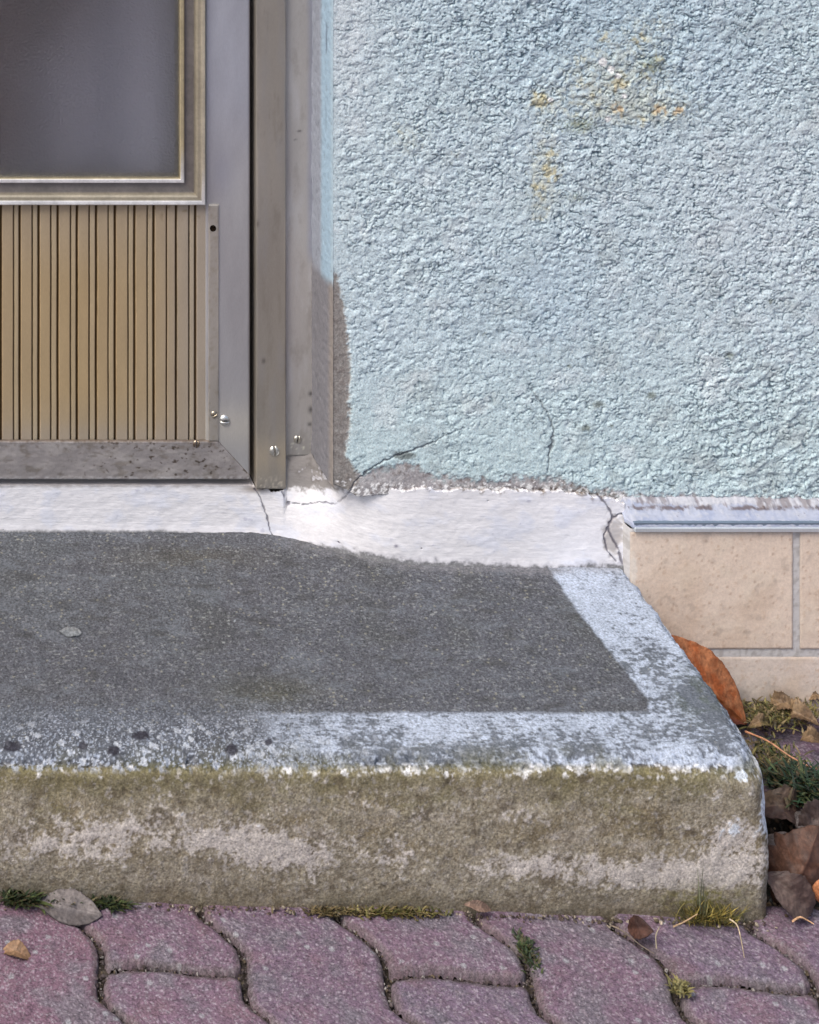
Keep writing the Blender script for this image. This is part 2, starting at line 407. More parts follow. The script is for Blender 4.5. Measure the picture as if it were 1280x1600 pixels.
# lime / old paint patches on the front
def blob(cx, cy, rx, ry): return np.exp(-(((px - cx) / rx) ** 2 + ((py - cy) / ry) ** 2))
lime = 0.30 * sstep(0.0, 0.6, fbm(x * 12, 33.0, z * 26, o=4)) + 1.3 * blob(430, 1328, 105, 34) + 0.8 * blob(345, 1300, 60, 22) + 0.9 * blob(110, 1315, 110, 26) + 0.65 * blob(200, 1290, 70, 30) \
     + 1.1 * blob(990, 1362, 140, 28) + 0.9 * blob(1120, 1370, 75, 32) + 0.8 * blob(830, 1350, 60, 16) + 0.6 * blob(1160, 1300, 50, 30) \
     + 0.6 * blob(1140, 1330, 60, 40) + 0.55 * blob(780, 1270, 50, 10) + 0.5 * blob(560, 1255, 30, 12) + 0.5 * blob(620, 1340, 40, 25)
lime *= 1 - sstep(1388, 1396, py) * sstep(900, 930, px)
lm = sstep(0.40, 0.78, 0.85 * lime + 0.55 * n_mid + 0.55 * n_hi + 0.25 * n_hi2)
fr_col = mix(fr_col, AV(202, 194, 190), lm * 0.66)
# damp, mossy foot
fr_col = mix(fr_col, AV(98, 88, 72), sstep(1375, 1425, py + 16 * n_mid + 16 * n_lo - 0.03 * px + 18) * 0.7)
fr_col = mix(fr_col, AV(110, 104, 48), (blob(1100, 1405, 60, 24)) * sstep(-0.3, 0.4, n_hi) * 0.9)
wtop = sstep(0.45, 0.72, nz)
colr = fr_col * (1 - wtop)[:, None] + top_col * wtop[:, None]
WH = AH(208, 214, 231) * (wtop)[:, None] + AV(210, 208, 208) * (1 - wtop)[:, None]
# white border strip: right edge and front edge
inner = interp(py, [(860, 842), (882, 856), (925, 882), (960, 906), (1025, 960), (1085, 1008), (1100, 1014), (1300, 1016)])
right = sstep(-4, 4, px - inner + 5 * n_mid)
fline = 1114 + 2.5 * n_mid
frontband = sstep(-4, 4, py - fline)
border = np.maximum(right, frontband * sstep(330, 560, px + 60 * n_lo))
edge_y = 1199 + 16 * n_mid + 12 * n_hi + 8 * n_lo
border = border * sstep(7, -5, py - edge_y - 6 * (rr - 0.5))
wear = 0.95 - 0.95 * blob(1100, 1090, 60, 42) - 0.5 * blob(780, 1165, 90, 22) - 0.35 * blob(1010, 1140, 50, 20) - 0.55 * blob(640, 1185, 120, 20) \
     - 0.45 * blob(1010, 1030, 40, 30) - 0.5 * blob(930, 1170, 60, 14) - 0.35 * blob(560, 1150, 70, 30) - 0.45 * blob(1130, 1160, 30, 30) \
     + 0.25 * blob(930, 930, 60, 40) + 0.35 * blob(680, 1140, 60, 14) + 0.35 * blob(1110, 1195, 110, 16) + 0.2 * blob(920, 1130, 80, 14)
nst = fbm(x * 90, y * 240, z * 240 + 3, o=4)
worn = sstep(0.12, 0.55, wear * 0.85 + 0.40 * n_mid + 0.45 * n_hi + 0.55 * nst - 0.22 - 0.10 * frontband)
colr = mix(colr, np.broadcast_to(AH(140, 146, 158), P.shape), border * 0.55 * wtop)
colr = colr + (WH - colr) * (border * worn)[:, None]
colr = mix(colr, AH(98, 104, 92), border * blob(1095, 1085, 45, 40) * sstep(-0.2, 0.3, n_mid) * 0.7)
spill = sstep(0.0, 0.45, fbm(x * 22, y * 22, z * 22 + 40, o=5, gain=.6) + 0.35 * sstep(1185, 1205, py) - 0.25 * sstep(900, 1050, px) + 0.1) * sstep(1150, 1200, py) * sstep(0.3, 0.6, nz)
colr = mix(colr, AH(118, 114, 88), spill * 0.75)
chip = worley(x * 120 + 0.6 * n_hi, y * 120, z * 95)
colr = mix(colr, AV(212, 210, 212), (chip[1] > 0.74) * sstep(0.42, 0.3, chip[0] + 0.15 * n_hi) * sstep(1190, 1198, py) * sstep(1222, 1204, py + 8 * n_mid) * 0.9)
# white corner run-down on the right edge
corner = blob(1196, 1250, 12, 55) * 1.2 + blob(1158, 1212, 14, 12) * 0.9 + 0.5 * blob(1150, 1290, 40, 20)
colr = mix(colr, AV(205, 212, 226), sstep(0.45, 0.75, corner + 0.4 * n_mid + 0.45 * n_hi) * 0.9)
# speckled washed-out edge on the left
spk = agg * sstep(620, 480, px)
colr = mix(colr, AH(116, 121, 134), sstep(480, 200, px) * sstep(1085, 1125, py + 12 * n_mid) * sstep(1200, 1185, py) * 0.35)
colr = mix(colr, AH(210, 214, 228), np.clip(sstep(620, 480, px) * sstep(1075, 1160, py) * sstep(1206, 1190, py), 0, 1) * sstep(0.22, 0.36, n_hi2) * 0.8)
w1 = worley(x * 115 + 0.5 * n_hi, y * 85, z * 85)
colr = mix(colr, AH(218, 219, 228), agg * (w1[1] > 0.58 - 0.12 * sstep(1150, 1185, py)) * sstep(0.44, 0.34, w1[0] + 0.12 * n_hi) * 0.95)
w2 = worley(x * 260 + 4, y * 200, z * 200)
colr = mix(colr, AH(182, 188, 204), agg * (w2[1] > 0.6) * sstep(0.5, 0.3, w2[0]) * 0.8)
for (a, b, ra_, rb_) in ((20, 1166, 22, 12), (220, 1150, 20, 10), (178, 1173, 13, 11), (362, 1172, 14, 12), (130, 1165, 10, 9), (420, 1160, 9, 8)):
    colr = mix(colr, AH(62, 58, 68), sstep(0.45, 0.75, blob(a, b, ra_, rb_) + 0.15 * n_hi) * 0.9)
# pinkish dust where the plaster meets the top
back = interp(px, [(0, 832), (250, 832), (400, 838), (500, 855), (580, 872), (650, 884), (860, 892), (960, 884)])
colr = mix(colr, AH(160, 156, 160), sstep(14, 0, py - back + 8 * n_mid) * sstep(380, 560, px) * 0.55 * flat_top)
P2 = P + nrm * disp[:, None]
step = mesh_from('doorstep', P2, Q, colr, M_CONC)
tag(step, 'weathered grey concrete doorstep with a worn white painted border under the door', 'doorstep')

# ================================================================== HOUSE
house = empty('house', (0, 0, 0))
tag(house, 'house front with rough light blue render, aluminium door and beige tiled base', 'house')

# ---- rendered wall
CRN = -0.0955
xs = coords(CRN, CRN, 0.555, 3.2, 0.00112, 1.3); zs = coords(0.155, 0.19, 0.885, 2.7, 0.00112, 1.3)
X, Z = np.meshgrid(xs, zs, indexing='ij'); px, py = proj(X, 0 * X, Z)
qx, qz = X * 1000, Z * 1000
wx = 2.6 * perlin(qx / 15, qz / 15, 1.1) + 0.7 * perlin(qx / 5, qz / 5, 5.1)
wz = 2.6 * perlin(qx / 15, qz / 15, 7.7) + 0.7 * perlin(qx / 5, qz / 5, 3.1)
ux, uz = qx + wx, qz + wz
reg = sstep(900, 1250, px) * sstep(250, 700, py)                    # larger lumps low on the right
def crev(sx, sz, o, lo, hi):            # short broken furrows
    r = 1 - np.abs(perlin(ux / sx + o, uz / sz, o)) * 2.2
    return sstep(lo, hi, r) * sstep(-0.15, 0.35, perlin(qx / (sx * 1.1) + o, qz / (sz * 1.1), o + 5))
def blob0(cx, cy, rx, ry): return np.exp(-(((px - cx) / rx) ** 2 + ((py - cy) / ry) ** 2))
zone = fbm(qx / 90, qz / 80, 71.0, o=3)
dens = 0.42 + 0.30 * sstep(-0.4, 0.4, zone) + 0.40 * np.clip(np.exp(-(((px - 960) / 420) ** 2 + ((py - 150) / 330) ** 2)) * 1.3 + sstep(900, 1200, px), 0, 1)
sc1 = 1.0 + 0.35 * reg
def lump(sx, sz, o): return np.clip(perlin(ux / sx + o, uz / sz, o) + 0.25, 0, 1) ** 1.3
lum = fbm(ux / 16, uz / 12, 0.3, o=3, gain=0.55)
h = 1.0 * lum + 1.0 * lump(15, 11, 9.3) + 1.0 * lump(10.5, 8.0, 3.3) + 0.8 * lump(6.0, 4.8, 6.6) + 0.20 * perlin(ux / 3.4, uz / 3.0, 8.8) + 0.14 * perlin(qx / 1.8, qz / 1.8, 2.8)
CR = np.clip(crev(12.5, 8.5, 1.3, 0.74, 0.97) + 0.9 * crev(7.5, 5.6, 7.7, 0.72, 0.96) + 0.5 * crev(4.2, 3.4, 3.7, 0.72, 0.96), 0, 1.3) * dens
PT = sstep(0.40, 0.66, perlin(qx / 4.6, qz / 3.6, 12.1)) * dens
amp = 0.64 + 0.35 * sstep(-0.4, 0.5, zone) + 0.35 * blob0(950, 60, 330, 230) + 0.25 * blob0(640, 300, 120, 200) - 0.25 * blob0(1080, 480, 150, 130) - 0.15 * blob0(700, 650, 160, 90) + 0.2 * reg
h = h * amp - (2.0 * CR + 2.0 * PT) * (0.35 + 0.75 * amp) + 1.0 * perlin(qx / 60, qz / 60, 2)
SL = reg * sstep(0.05, 0.5, perlin((qx + 0.5 * qz) / 24, (qz - 0.5 * qx) / 9, 14.4))      # trowel drags low on the right
h += 1.5 * SL
calm = 1 - 0.28 * sstep(560, 660, py) * sstep(800, 600, px) - 0.15 * sstep(640, 540, px)
h = h * calm
# bare mortar: strip at the foot and patch beside the door frame
n1 = fbm(qx / 30, qz / 30, 3.1); n2 = fbm(qx / 8, qz / 8, 4.1); n3 = fbm(qx / 3, qz / 3, 8.1)
L1 = interp(px, [(500, 700), (540, 735), (560, 738), (600, 728), (640, 718), (680, 742), (760, 744), (860, 742), (920, 760), (1000, 771), (1300, 776), (3000, 776)])
foot = sstep(-5, 6, py - L1 - 3 + 9 * n2 + 6 * n1 + 4 * n3)
pe = interp(py, [(405, 505), (430, 528), (500, 541), (560, 547), (680, 547), (710, 540), (740, 560)])
patch = sstep(4, -4, px - pe + 7 * n2 + 4 * n3) * sstep(412, 436, py + 0.4 * (px - 520) + 5 * n2)
bare = np.clip(np.maximum(foot, patch), 0, 1)
h = h * (1 - 0.75 * bare) - 1.6 * bare + bare * (0.5 * n2 + 0.25 * n3)
near_edge = sstep(0.020, 0.0, X - CRN)
h = h * (1 - 0.6 * near_edge)
cr1 = [(440, 768), (450, 785), (475, 789), (500, 785), (525, 787), (545, 772), (555, 755), (575, 735), (600, 720), (640, 705), (680, 690), (700, 678), (725, 668), (750, 661)]
cr4 = [(856, 738), (857, 715), (863, 690), (866, 672), (855, 645), (838, 618), (820, 590), (813, 560)]
wig = 1.8 * perlin(qx / 5, qz / 5, 2.9)
d1 = polydist(px + wig, py + wig, cr1); d4 = polydist(px + 2 * wig, py, cr4)
k1 = sstep(1.7, 0.7, d1) * sstep(755, 660, px); k4 = sstep(2.2, 0.8, d4) * sstep(560, 640, py) * 0.8 + sstep(4.0, 1.5, d4) * sstep(675, 695, py) * sstep(722, 700, py) * 0.8
h -= 1.6 * (k1 + k4)
# dark pit round the foot of the crack
def blob(cx, cy, rx, ry): return np.exp(-(((px - cx) / rx) ** 2 + ((py - cy) / ry) ** 2))
pit = blob(632, 712, 20, 8)
h -= 1.0 * pit
base = np.broadcast_to(AV(189, 203, 210), X.shape + (3,))
base = mix(base, AV(188, 202, 211), sstep(-0.3, 0.6, fbm(qx / 160, qz / 160, 2.2)))
base = mix(base, AV(188, 207, 211), sstep(450, 760, py) * 0.7)
base = mix(base, AV(164, 172, 174), sstep(0.1, 0.6, fbm(qx / 70, qz / 50, 31.2)) * sstep(500, 1000, px + 0.3 * py) * 0.6)
base = mix(base, AV(208, 214, 218), sstep(0.15, 0.6, fbm(qx / 45, qz / 45, 41.2)) * 0.45)
base = mix(base, AV(196, 205, 214), blob(1180, 330, 150, 140) * 0.5)
base = mix(base, AV(158, 182, 200), blob(960, 60, 260, 130) * 0.5 + 0.3 * blob(850, 470, 160, 120))
base = mix(base, AV(205, 208, 214), sstep(640, 530, px) * sstep(300, 0, py) * 0.5)
nf = fbm(qx / 2.2, qz / 2.2, 61.0, o=3, gain=0.7)
base = mix(base, AV(214, 222, 226), sstep(0.05, 0.5, nf) * 0.45)
base = mix(base, AV(134, 154, 164), sstep(0.12, 0.55, -nf) * dens * 0.5)
base = mix(base, AV(120, 145, 160), sstep(0.28, 0.6, -n2) * 0.25)
base = mix(base, AV(76, 98, 112), np.clip(1.0 * CR + 0.9 * PT, 0, 1) * sstep(-0.4, 0.15, perlin(qx / 9, qz / 9, 21)) * 0.75)     # shade painted into the furrows and pits
OC = AV(184, 168, 124)
st = 0
for (a, b, r_, s_) in ((845, 157, 14, 1.0), (862, 238, 10, .7), (860, 270, 15, .85), (842, 296, 16, .55), (900, 170, 20, .35), (912, 132, 16, .45), (905, 95, 12, .5), (965, 128, 16, .8),
                       (968, 172, 11, .8), (1030, 172, 11, .9), (1062, 173, 9, .9), (1000, 190, 10, .6), (1012, 110, 16, .5), (945, 62, 18, .4), (1030, 30, 10, .5), (1028, 88, 9, .5),
                       (625, 200, 18, .3), (712, 245, 12, .35), (840, 335, 22, .35), (908, 195, 22, .4), (620, 280, 10, .3), (908, 308, 22, .25), (1000, 60, 20, .4), (930, 155, 20, .4)):
    st = np.maximum(st, s_ * blob(a + 4 * perlin(qx / 9, qz / 9, 51), b + 4 * perlin(qx / 9, qz / 9, 55), r_ * 1.15, r_ * 1.05) * (0.75 + 0.9 * n2))
stm = sstep(0.22, 0.80, st * (1 + 0.7 * n3) * 1.1 + 0.25 * n2)
st2 = 0.8 * blob(960, 120, 90, 60) + 0.8 * blob(850, 260, 26, 70) + 0.6 * blob(1000, 170, 90, 26) + 0.4 * blob(640, 220, 40, 40) + 0.6 * blob(848, 158, 26, 22) + 0.35 * blob(1020, 40, 60, 30)
base = mix(base, AV(190, 186, 160), sstep(0.15, 0.8, st2 * (1 + 1.1 * n2) + 0.4 * n3) * 0.34)
base = mix(base, AV(188, 182, 150), sstep(0.12, 0.6, st * 0.9 + 0.2 * n1) * 0.45)
base = mix(base, AV(140, 150, 152), sstep(0.0, 0.6, fbm(qx / 34, qz / 26, 81.0, o=5, gain=.6)) * sstep(520, 760, py) * sstep(640, 900, px) * 0.5)
base = mix(base, OC, stm * 0.42)
base = mix(base, AV(184, 152, 128), stm * np.clip(blob(1045, 172, 34, 10) + blob(968, 160, 16, 20), 0, 1) * 0.7)
grn = 0.5 * blob(905, 195, 40, 18) + 0.5 * blob(1020, 100, 26, 22) + 0.35 * blob(900, 310, 30, 14) + 0.3 * blob(620, 360, 14, 12)
base = mix(base, AV(118, 128, 100), sstep(0.2, 0.6, grn + 0.3 * n3) * 0.6)
for (a, b, r_) in ((942, 97, 9), (955, 108, 7), (965, 118, 6), (860, 156, 5), (950, 186, 6), (975, 150, 5)):
    base = mix(base, AV(225, 228, 232), sstep(0.4, 0.7, blob(a, b, r_, r_) + 0.2 * n3) * 0.9)
for (a, b, r_) in ((915, 668, 8), (955, 665, 5), (888, 572, 5), (1018, 618, 9), (935, 632, 10), (1140, 555, 9), (757, 522, 4), (1205, 470, 6)):
    base = mix(base, AV(98, 102, 92), sstep(0.40, 0.9, blob(a + 3 * n2, b + 5 * n3, r_ * 1.2, r_ * 0.9) + 0.35 * n3) * 0.7)
ztp0 = interp(px, [(500, 740), (540, 757), (560, 768), (600, 764), (700, 766), (860, 768), (930, 776), (960, 784), (985, 786), (3000, 786)])
mort = mix(np.broadcast_to(AV(152, 147, 150), X.shape + (3,)), AV(176, 172, 174), sstep(-0.2, 0.4, n1 + 0.5 * n3))
mort = mix(mort, AV(112, 102, 98), sstep(0.15, 0.5, n2) * 0.6)
mort = mix(mort, AV(166, 188, 192), sstep(0.0, 0.35, -n2 + 0.5 * n3) * sstep(20, 0, py - L1) * 0.8)
pat = mix(np.broadcast_to(AV(140, 134, 131), X.shape + (3,)), AV(118, 110, 107), sstep(-0.1, 0.5, n2) * 0.7)
pat = mix(pat, AV(164, 160, 156), sstep(0.15, 0.5, n3) * 0.5)
mort = mort + (pat - mort) * patch[..., None]
base = base + (mort - base) * bare[..., None]
base = mix(base, AV(104, 92, 76), foot * sstep(840, 960, px) * sstep(1020, 900, px) * sstep(-0.25, 0.25, n2) * 0.9)
base = mix(base, AV(70, 68, 62), sstep(0.3, 0.7, pit + 0.25 * n3) * 0.7)
m6 = fbm(qx / 7, qz / 4.5, 91.0, o=4, gain=0.6)
base = mix(base, AV(86, 72, 68), sstep(0.05, 0.2, -m6 + 0.1) * sstep(6, 2, np.abs(py - ztp0 + 1 + 3 * n1)) * sstep(700, 860, px) * 0.85)
fl = sstep(0.02, 0.12, m6 - 0.42 + 0.50 * sstep(745, 770, py + 0.0 * px)) * foot * sstep(738, 752, py)
base = mix(base, AV(228, 224, 230), fl * 0.9)
base = mix(base, AV(84, 84, 92), np.clip(k1 + k4, 0, 1) * 0.75)
mold = sstep(0.3, 0.55, n2 + 0.4 * n3) * sstep(16, 0, np.abs(py - L1 + 12)) * sstep(560, 700, px)
base = mix(base, AV(96, 102, 96), mold * 0.45)
Yw = -h * 0.001
ztp = interp(px, [(500, 740), (540, 757), (560, 770), (600, 766), (860, 770), (930, 778), (985, 791), (3000, 791)])
Yw = Yw + 0.05 * sstep(0, 6, py - ztp - 8)
Yw = Yw + 0.012 * near_edge ** 2 * 0 
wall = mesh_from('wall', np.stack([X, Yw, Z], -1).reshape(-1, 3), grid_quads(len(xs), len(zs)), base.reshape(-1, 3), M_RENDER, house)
tag(wall, 'rough light blue painted render with rusty yellow stains')

# ---- reveal between frame and wall corner
FRX, DY = onY(489, 400, 0.068)[0], 0.068
us = np.linspace(0, 1, 46); zs = coords(0.17, 0.19, 0.885, 2.1, 0.0016, 1.3)
U, Z = np.meshgrid(us, zs, indexing='ij')
_, py = proj(0 * Z, 0 * Z + 0.03, Z)
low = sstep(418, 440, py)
Xr = FRX - 0.002 + (CRN - FRX + 0.002) * U ** 0.9; Yr = DY + 0.001 - (DY + 0.0015) * U
n1 = fbm(U * 3, Z * 25, 1.2); n2 = fbm(U * 14, Z * 120, 3.2); n3 = fbm(U * 40, Z * 500, 7.2)
Xr = Xr + 0.0016 * n1 * (1 - U) + 0.0007 * n2 - 0.0025 * np.sin(U * math.pi) 
Yr = Yr + 0.0006 * n2
crv = sstep(0.05, 0.0, np.abs(U - 0.72 - 0.04 * perlin(Z * 30, 0.5))) * sstep(330, 250, py) * sstep(-0.1, 0.2, perlin(Z * 14, 5.5))
Xr = Xr + 0.0015 * crv
Z = np.maximum(Z, np.interp(U, [0, 0.4, 1], [0.258, 0.258, 0.252]))
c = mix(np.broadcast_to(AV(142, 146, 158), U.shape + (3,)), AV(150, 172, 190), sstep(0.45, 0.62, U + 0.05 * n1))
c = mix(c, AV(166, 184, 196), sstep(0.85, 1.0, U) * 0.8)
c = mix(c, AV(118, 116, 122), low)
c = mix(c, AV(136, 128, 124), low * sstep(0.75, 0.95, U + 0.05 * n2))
c = mix(c, AV(84, 90, 106), crv * 0.8)
c = mix(c, AV(96, 96, 104), sstep(0.3, 0.6, n2) * 0.35)
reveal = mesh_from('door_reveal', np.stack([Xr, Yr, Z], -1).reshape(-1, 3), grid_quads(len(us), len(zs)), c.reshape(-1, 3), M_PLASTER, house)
tag(reveal, 'narrow grey and blue painted edge between door frame and render')

# ---- white plinth plaster running from under the door to the tiles
xs = coords(-1.15, -0.62, 0.2655, 0.2655, 0.00095, 1.3); ts = np.linspace(0, 1, 135)
def plinth_y(X):
    return interp(X, [(-2, 0.068), (-0.19, 0.066), (-0.155, 0.062), (-0.135, 0.057), (-0.10, 0.037), (-0.06, 0.013), (-0.02, -0.001), (0.06, -0.006), (0.16, -0.007), (0.3, -0.008)])
yb = plinth_y(xs); yb = np.convolve(np.pad(yb, 20, 'edge'), np.ones(41) / 41, 'valid')
pxb = proj(xs, yb, 0.2)[0]
topy = interp(pxb, [(-900, 757), (392, 758), (400, 764), (446, 766), (450, 712), (490, 706), (520, 722), (540, 755), (560, 768), (600, 764), (700, 766), (860, 768), (930, 776), (960, 784), (985, 789)])
nz1 = fbm(xs * 55, 1.7, o=5, gain=0.62)
nz2 = fbm(xs * 260, 4.7, o=4, gain=0.6)
topy = topy + np.where((pxb > 395), 8.0 * nz1 + 1.2 * nz2, 0.5 * nz1)
ztop = CZ - (topy - VY) * (yb - CY) / F
T = ts[None, :]; X = xs[:, None] + 0 * T
zb = 0.140
Z = zb + (ztop[:, None] - zb) * np.minimum(T / 0.93, 1.0)
Y = yb[:, None] + 0 * T
back_t = sstep(0.93, 1.0, T)
Y = Y + back_t * np.where(pxb[:, None] < 398, 0.09, np.where(pxb[:, None] < 530, 0.002, 0.005))
_, py_ = proj(X, yb[:, None] + 0 * T, Z)
foot_w = sstep(442, 447, pxb)[:, None] * sstep(545, 490, pxb)[:, None] * sstep(835, 720, py_)
Y = Y + (0.0635 + 0.0040 * sstep(742, 716, py_) - Y) * foot_w + 0.014 * back_t * foot_w
px, py = proj(X, Y, Z)
Y = Y - 0.002 * sstep(0.172, 0.150, Z) ** 2
n1 = fbm(X * 26, Z * 40, 1.3); n2 = fbm(X * 110, Z * 140, 6.3); n3 = fbm(X * 330, Z * 330, 2.3)
brush = fbm(X * 30, Z * 520, 4.4, o=3)
hh = 0.7 * n1 + 0.25 * n2 + 0.12 * brush
cr2 = [(398, 764), (406, 776), (412, 792), (417, 806), (420, 820), (426, 838)]
cr3 = [(934, 774), (946, 786), (955, 800), (957, 812), (950, 826), (956, 840), (966, 856), (972, 878)]
cr3b = [(957, 812), (968, 804), (990, 802)]; cr3c = [(950, 826), (944, 838), (950, 862), (962, 876)]
cr1 = [(440, 768), (450, 785), (475, 789), (500, 785), (525, 787), (545, 772), (555, 755), (575, 735), (600, 720)]
cr5 = [(455, 760), (448, 790)]
wig = 1.6 * perlin(X * 220, Z * 220, 2.9)
k = 0
for crk, wd in ((cr1, 1.3), (cr2, 1.4), (cr3, 2.2), (cr3b, 2.0), (cr3c, 1.3)):
    wv_ = wd * (0.8 + 0.9 * n2); k = np.maximum(k, sstep(wv_ * 1.5, wv_ * 0.5, polydist(px + wig, py + wig, crk)))
hole = sstep(0.3, 0.7, np.exp(-(((px - 450) / 5) ** 2 + ((py - 787) / 4) ** 2)))
spall = sstep(0.35, 0.7, np.exp(-(((px - 958) / 20) ** 2 + ((py - 838) / 34) ** 2)) + 0.35 * n2)
hh = hh - 1.3 * k - 1.2 * hole - 0.9 * spall
Y = Y - hh * 0.001 * (1 - back_t)
c = np.broadcast_to(AV(220, 217, 236), X.shape + (3,))
c = mix(c, AV(206, 208, 226), sstep(0, 0.5, n1) * 0.6)
c = mix(c, AV(192, 190, 198), sstep(0.3, 0.6, brush * 0.6 + n2 * 0.4) * 0.45)
c = mix(c, AV(150, 148, 172), sstep(0.50, 0.7, n2) * sstep(0.0, 0.3, n1) * 0.35)
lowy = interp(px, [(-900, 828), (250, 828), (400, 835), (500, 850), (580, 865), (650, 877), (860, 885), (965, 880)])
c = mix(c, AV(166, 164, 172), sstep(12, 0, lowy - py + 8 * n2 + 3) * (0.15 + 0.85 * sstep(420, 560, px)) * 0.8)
c = mix(c, AV(168, 160, 156), spall * 0.75)
lo_n = 0.25 + 0.75 * sstep(380, 520, px)
ccon = mix(mix(np.broadcast_to(AV(112, 112, 115), X.shape + (3,)), AV(150, 148, 150), sstep(0.05, 0.5, n3) * 0.7), AV(80, 79, 80), sstep(0.05, 0.5, -fbm(X * 500, Z * 500, 3, o=3)) * 0.6)
c = c + (ccon - c) * (sstep(2, -3, lowy - py + (5 * n2 + 3 * n3) * lo_n) * 0.95)[..., None]
c = mix(c, AV(136, 128, 126), back_t * sstep(-0.35, 0.1, fbm(X * 60, 3.1 + 0 * X, 5, o=4)) * (px > 398) * 0.95)
# grey mortar left showing at the foot of the frame
gm = sstep(440, 450, px) * sstep(575, 545, px + 10 * n2) * sstep(768, 758, py + 10 * n2 + 5 * n3)
c = mix(c, AV(128, 123, 122), gm * 0.97)
c = mix(c, AV(104, 98, 96), gm * sstep(0.0, 0.5, n2) * 0.6)
wb = np.exp(-(((px - 508) / 22) ** 2 + ((py - 742) / 14) ** 2)) + 0.5 * np.exp(-(((px - 470) / 12) ** 2 + ((py - 735) / 8) ** 2))
c = mix(c, AV(208, 206, 216), sstep(0.70, 0.95, wb + 0.6 * n2 + 0.6 * n3) * gm * 0.6)
c = mix(c, AV(120, 108, 100), sstep(7, 0, py - 757 + 3 * n2) * sstep(400, 385, px) * 0.6)  # shadow line under the door painted on the sill top
c = mix(c, AV(120, 104, 90), np.exp(-(((px - 400) / 26) ** 2 + ((py - 764) / 6) ** 2)) * 0.8)
c = mix(c, AV(78, 74, 88), np.clip(k + hole, 0, 1) * 0.8)
c = mix(c, AV(110, 96, 84), sstep(9, 0, py - topy[:, None] + 3 * n2) * sstep(560, 620, px) * sstep(0.15, 0.4, n2) * 0.8)
c = mix(c, AV(90, 84, 110), np.exp(-(((px - 619) / 3.2) ** 2 + ((py - 853) / 2.6) ** 2)) * 0.8)
plinth = mesh_from('plinth', np.stack([X, Y, Z], -1).reshape(-1, 3), grid_quads(len(xs), len(ts)), c.reshape(-1, 3), M_PLASTER, house)
tag(plinth, 'cracked white painted plaster band under the door and render')

# ---- beige tiles, grout and the sloped mortar ledge with its metal strip, right of the step
TY = -0.024
tx0, tz1 = onY(985, 832, TY); gx0, _ = onY(1240, 0, TY); gx1, _ = onY(1250.5, 0, TY); _, tz0 = onY(0, 1015, TY); _, tzb1 = onY(0, 1027, TY)
V, Q, C = [], [], []; off = 0
tw = gx0 - tx0; gap = gx1 - gx0
tiles = []
for i in range(14):
    a = tx0 + i * (tw + gap); tiles.append((a, a + tw, tz0, tz1, i))
    s_ = tx0 - 0.10 + i * (tw + gap); tiles.append((max(s_, tx0), s_ + tw, -0.05, tzb1, i + 30) if i else (tx0 - 0.0, tx0 + 0.75 * tw, -0.05, tzb1, 30))
tiles = [t for t in tiles if t[4] < 30]
a = tx0 - 0.02
for i in range(14):
    tiles.append((a + i * (tw + gap) * 1.0 + (0 if i == 0 else 0.12), a + (i + 1) * (tw + gap) + 0.12 - gap, -0.05, tzb1, 30 + i))
for (a, b, z0, z1, sd_) in tiles:
    st = 0.0016 if a < 0.55 else 0.02
    nu, nv = max(6, int((b - a) / st)), max(6, int((z1 - z0) / st))
    uu = a + (b - a) * np.linspace(0, 1, nu); vv = z0 + (z1 - z0) * np.linspace(0, 1, nv)
    X, Z = np.meshgrid(uu, vv, indexing='ij')
    e = np.minimum(np.minimum(X - a, b - X), np.minimum(Z - z0, z1 - Z))
    n1 = fbm(X * 30, Z * 30, sd_ + .3); n2 = fbm(X * 180, Z * 180, sd_ + .3)
    px, py = proj(X, TY + 0 * X, Z)
    Yt = TY + 0.0012 * sstep(0.0008, -0.0002, e) - 0.0004 * n1 - 0.00025 * n2
    row2 = sd_ >= 30
    c = np.broadcast_to(AV(213, 194, 179) if not row2 else AV(209, 194, 184), X.shape + (3,))
    c = mix(c, AV(212, 196, 180), sstep(0, 0.5, n1) * 0.5); c = mix(c, AV(188, 160, 136), sstep(0.25, 0.6, n2) * 0.45)
    f1, rr, f2 = worley(X * 200, Z * 200)
    c = mix(c, AV(160, 128, 104), (rr > 0.93) * sstep(0.4, 0.2, f1) * 0.5)
    c = mix(c, AV(222, 212, 202), sstep(0.4, 0.7, np.exp(-(((px - 990) / 7) ** 2 + ((py - 890) / 30) ** 2)) + 0.3 * n2) * 0.7)
    c = mix(c, AV(176, 164, 156), sstep(0.0024, 0.0008, e) * 0.8)
    c = mix(c, AV(158, 146, 136), sstep(0.035, 0.0, Z + 0.006 + 0.02 * n1 + 0.01 * n2) * 0.6); c = mix(c, AV(196, 172, 152), sstep(-0.1, 0.5, fbm(X * 14, Z * 14, sd_ * 3.1)) * 0.5); c = mix(c, AV(150, 136, 126), sstep(0.3, 0.6, fbm(X * 60, Z * 60, sd_ * 2.7)) * 0.3)
    V.append(np.stack([X, Yt, Z], -1).reshape(-1, 3)); C.append(c.reshape(-1, 3)); Q.append(grid_quads(nu, nv, off)); off += nu * nv
